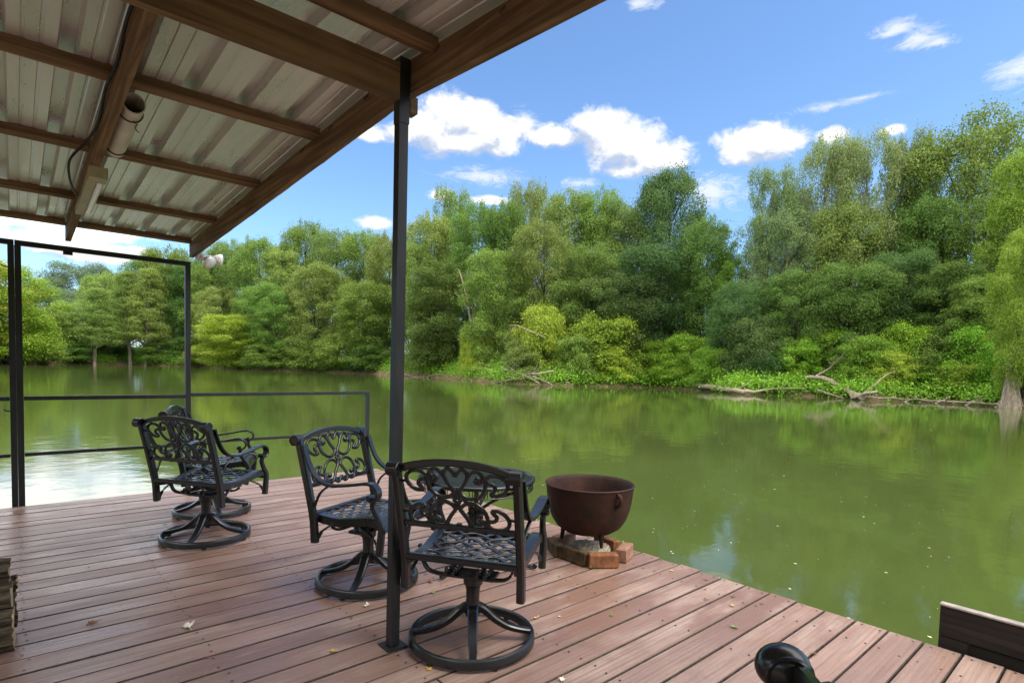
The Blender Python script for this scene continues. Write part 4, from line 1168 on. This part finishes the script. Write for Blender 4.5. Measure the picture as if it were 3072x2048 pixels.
# ------------------------------------------------------------------ driftwood
def bank_pt(u, d, dz=0.0):
    dr = ray(u, 850); a = math.atan2(dr[0], dr[1]); r = shore_r(a) + d
    return Vector((r * math.sin(a), r * math.cos(a), bank_z(max(d, 0)) + dz))
def at(u, v, d):                 # point above the bank at offset d seen at (u, v)
    p = bank_pt(u, d - 0.7); q = ray(u, v); tt = (q[0] * p.x + q[1] * p.y) / (q[0] ** 2 + q[1] ** 2)
    return Vector((p.x, p.y, CAM_H + tt * q[2]))
def branch(mb, pts, r0, r1, seed=0, twigs=0, tl=1.2):
    rg = random.Random(seed); P = bez(pts, 5); n = len(P); r0 *= 0.9; r1 *= 0.95
    P = [p + Vector((rg.uniform(-1, 1), rg.uniform(-1, 1), rg.uniform(-1, 1))) * r0 * .25 for p in P]
    mb.tube(P, [r0 + (r1 - r0) * i / (n - 1) for i in range(n)], 8)
    for t in range(twigs):
        i = rg.randrange(n // 4, n); d = Vector((rg.uniform(-1, 1), rg.uniform(-1, .3), rg.uniform(-.2, 1))).normalized()
        q = [P[i], P[i] + d * tl * .5 + Vector((0, 0, rg.uniform(-.1, .15))), P[i] + d * tl * rg.uniform(.7, 1.2)]
        mb.tube(bez(q, 3), [r1 * .9, r1 * .8, r1 * .7, r1 * .6, r1 * .5, r1 * .4, r1 * .25], 5)
def drift(name, label, cat, specs, mt=DRIFT):
    b = MB()
    for s in specs: branch(b, *s)
    return tag(b.build(name, mt, None, True), label, cat)
drift('fallen_log', 'pale barkless log lying at the waterline in the middle of the bank', 'log',
      [([at(1605, 884, .2), at(1650, 890, .15), at(1700, 897, .1), at(1732, 901, .05)], .26, .17, 1, 0), ([at(1690, 896, .1), at(1712, 885, .3), at(1722, 878, .4)], .07, .03, 2, 0), ([at(1730, 900, .1), at(1780, 893, .3), at(1840, 892, .4)], .12, .07, 3, 2)])
drift('fallen_tree', 'bare fallen trunk arching from the vine mound down to the water', 'log',
      [([at(1850, 866, 1.8), at(1890, 868, 1.3), at(1930, 886, .8), at(1965, 905, .3), at(1985, 911, .0)], .16, .26, 4, 0),
       ([at(1875, 864, 1.6), at(1905, 845, 1.8), at(1930, 820, 2.0), at(1955, 790, 2.2)], .11, .03, 5, 12, 1.0),
       ([at(1985, 905, .1), at(2010, 885, .3), at(2035, 862, .5), at(2058, 852, .6)], .07, .025, 6, 1),
       ([at(1960, 914, -.1), at(1990, 904, .0), at(2020, 899, .0)], .14, .10, 7, 0), ([at(1880, 895, .3), at(1910, 905, .1), at(1940, 914, -.1)], .09, .06, 8, 2, .6)])
drift('driftwood_roots', 'tangled bleached roots lining the water towards the fluted trunk', 'driftwood',
      [([at(1990 + 60 * i, 910 + 3.5 * i, .1), at(2020 + 60 * i, 914 + 3 * i, .2), at(2060 + 60 * i, 913 + 4 * i, .15)], .09, .05, 20 + i, 3, .8) for i in range(6)] +
      [([at(2080 + 70 * i, 925 + 4 * i, -.1), at(2100 + 70 * i, 915 + 4 * i, .1), at(2118 + 70 * i, 905 + 4 * i, .3)], .07, .03, 40 + i, 0) for i in range(4)])
drift('driftwood_pile', 'heap of bleached dead branches at the water below the yellow green sapling', 'driftwood',
      [([at(1272, 852, 1.0), at(1230, 858, .9), at(1190, 857, .9), at(1150, 845, 1.0)], .13, .04, 60, 9, 1.6), ([at(1200, 872, .5), at(1160, 862, .8), at(1110, 845, 1.0), at(1065, 850, 1.0)], .07, .02, 61, 14, 1.5),
       ([at(1240, 880, .2), at(1215, 866, .4), at(1180, 850, .8), at(1160, 836, 1.0)], .06, .02, 62, 10, 1.4), ([at(1130, 880, .2), at(1160, 874, .4), at(1200, 868, .5), at(1250, 872, .4)], .06, .03, 63, 10, 1.0),
       ([at(1270, 884, .0), at(1240, 870, .3), at(1215, 862, .6)], .06, .03, 64, 6, 1.0), ([at(1300, 876, .1), at(1318, 884, -.1)], .05, .03, 65, 0)])
drift('dead_branch', 'forked grey dead branch reaching out above the driftwood heap', 'branch',
      [([at(1250, 775, 2), at(1210, 758, 1.8), at(1185, 748, 1.6), at(1165, 747, 1.5)], .08, .03, 70, 0), ([at(1185, 748, 1.6), at(1165, 765, 1.5), at(1152, 785, 1.4)], .04, .015, 71, 3, .8)])
drift('driftwood_branch', 'low curved branch on the mud just past the tall post', 'branch',
      [([at(925, 858, .4), at(960, 866, .2), at(1000, 860, .4), at(1028, 858, .5)], .07, .04, 80, 2, .7)])
drift('leaning_log', 'dark log leaning into the water left of the cypress trunks', 'log',
      [([at(120, 790, 3), at(170, 815, 1), at(208, 832, -.5)], .30, .22, 81, 2, 2)], BARK)
drift('driftwood_pile', 'thin pale branches at the far bend waterline past the doubled post', 'driftwood',
      [([at(70, 826, .4), at(95, 831, .1), at(128, 832, 0)], .14, .06, 82, 3, 2.0), ([at(68, 832, .2), at(100, 828, .4)], .10, .05, 83, 1, 1)])
drift('bare_tree', 'bare grey trunk leaning up from the slope past the tall post', 'tree',
      [([at(1082, 800, 2.5), at(1080, 755, 2.5), at(1072, 700, 2.6), at(1060, 655, 2.6), at(1048, 618, 2.8)], .17, .05, 90, 0), ([at(1074, 712, 2.6), at(1058, 690, 2.6), at(1040, 672, 2.6)], .05, .02, 91, 2, 1), ([at(1078, 740, 2.5), at(1090, 700, 2.5), at(1096, 660, 2.5)], .06, .02, 92, 2, 1)], BARKP)
b = MB(); n = 30; c0 = bank_pt(2326, -.9); vs = []; fs = []
for i, (z, r) in enumerate(((-1.0, .56), (-.5, .52), (0, .44), (.6, .38), (1.6, .33), (2.6, .30), (3.4, .27))):
    for j in range(n):
        t = 2 * math.pi * j / n; q = r * (1 + (.16 if i < 4 else .06) * math.sin(7 * t + .4) + .05 * math.sin(13 * t)); vs.append((c0.x + q * math.cos(t), c0.y + q * math.sin(t), z))
for i in range(6):
    for j in range(n): fs.append((i * n + j, i * n + (j + 1) % n, (i + 1) * n + (j + 1) % n, (i + 1) * n + j))
b.add(vs, fs); tag(b.build('cypress_tree', BARKP, None, True), 'massive fluted pale trunk rising from the water at the photo edge', 'tree')
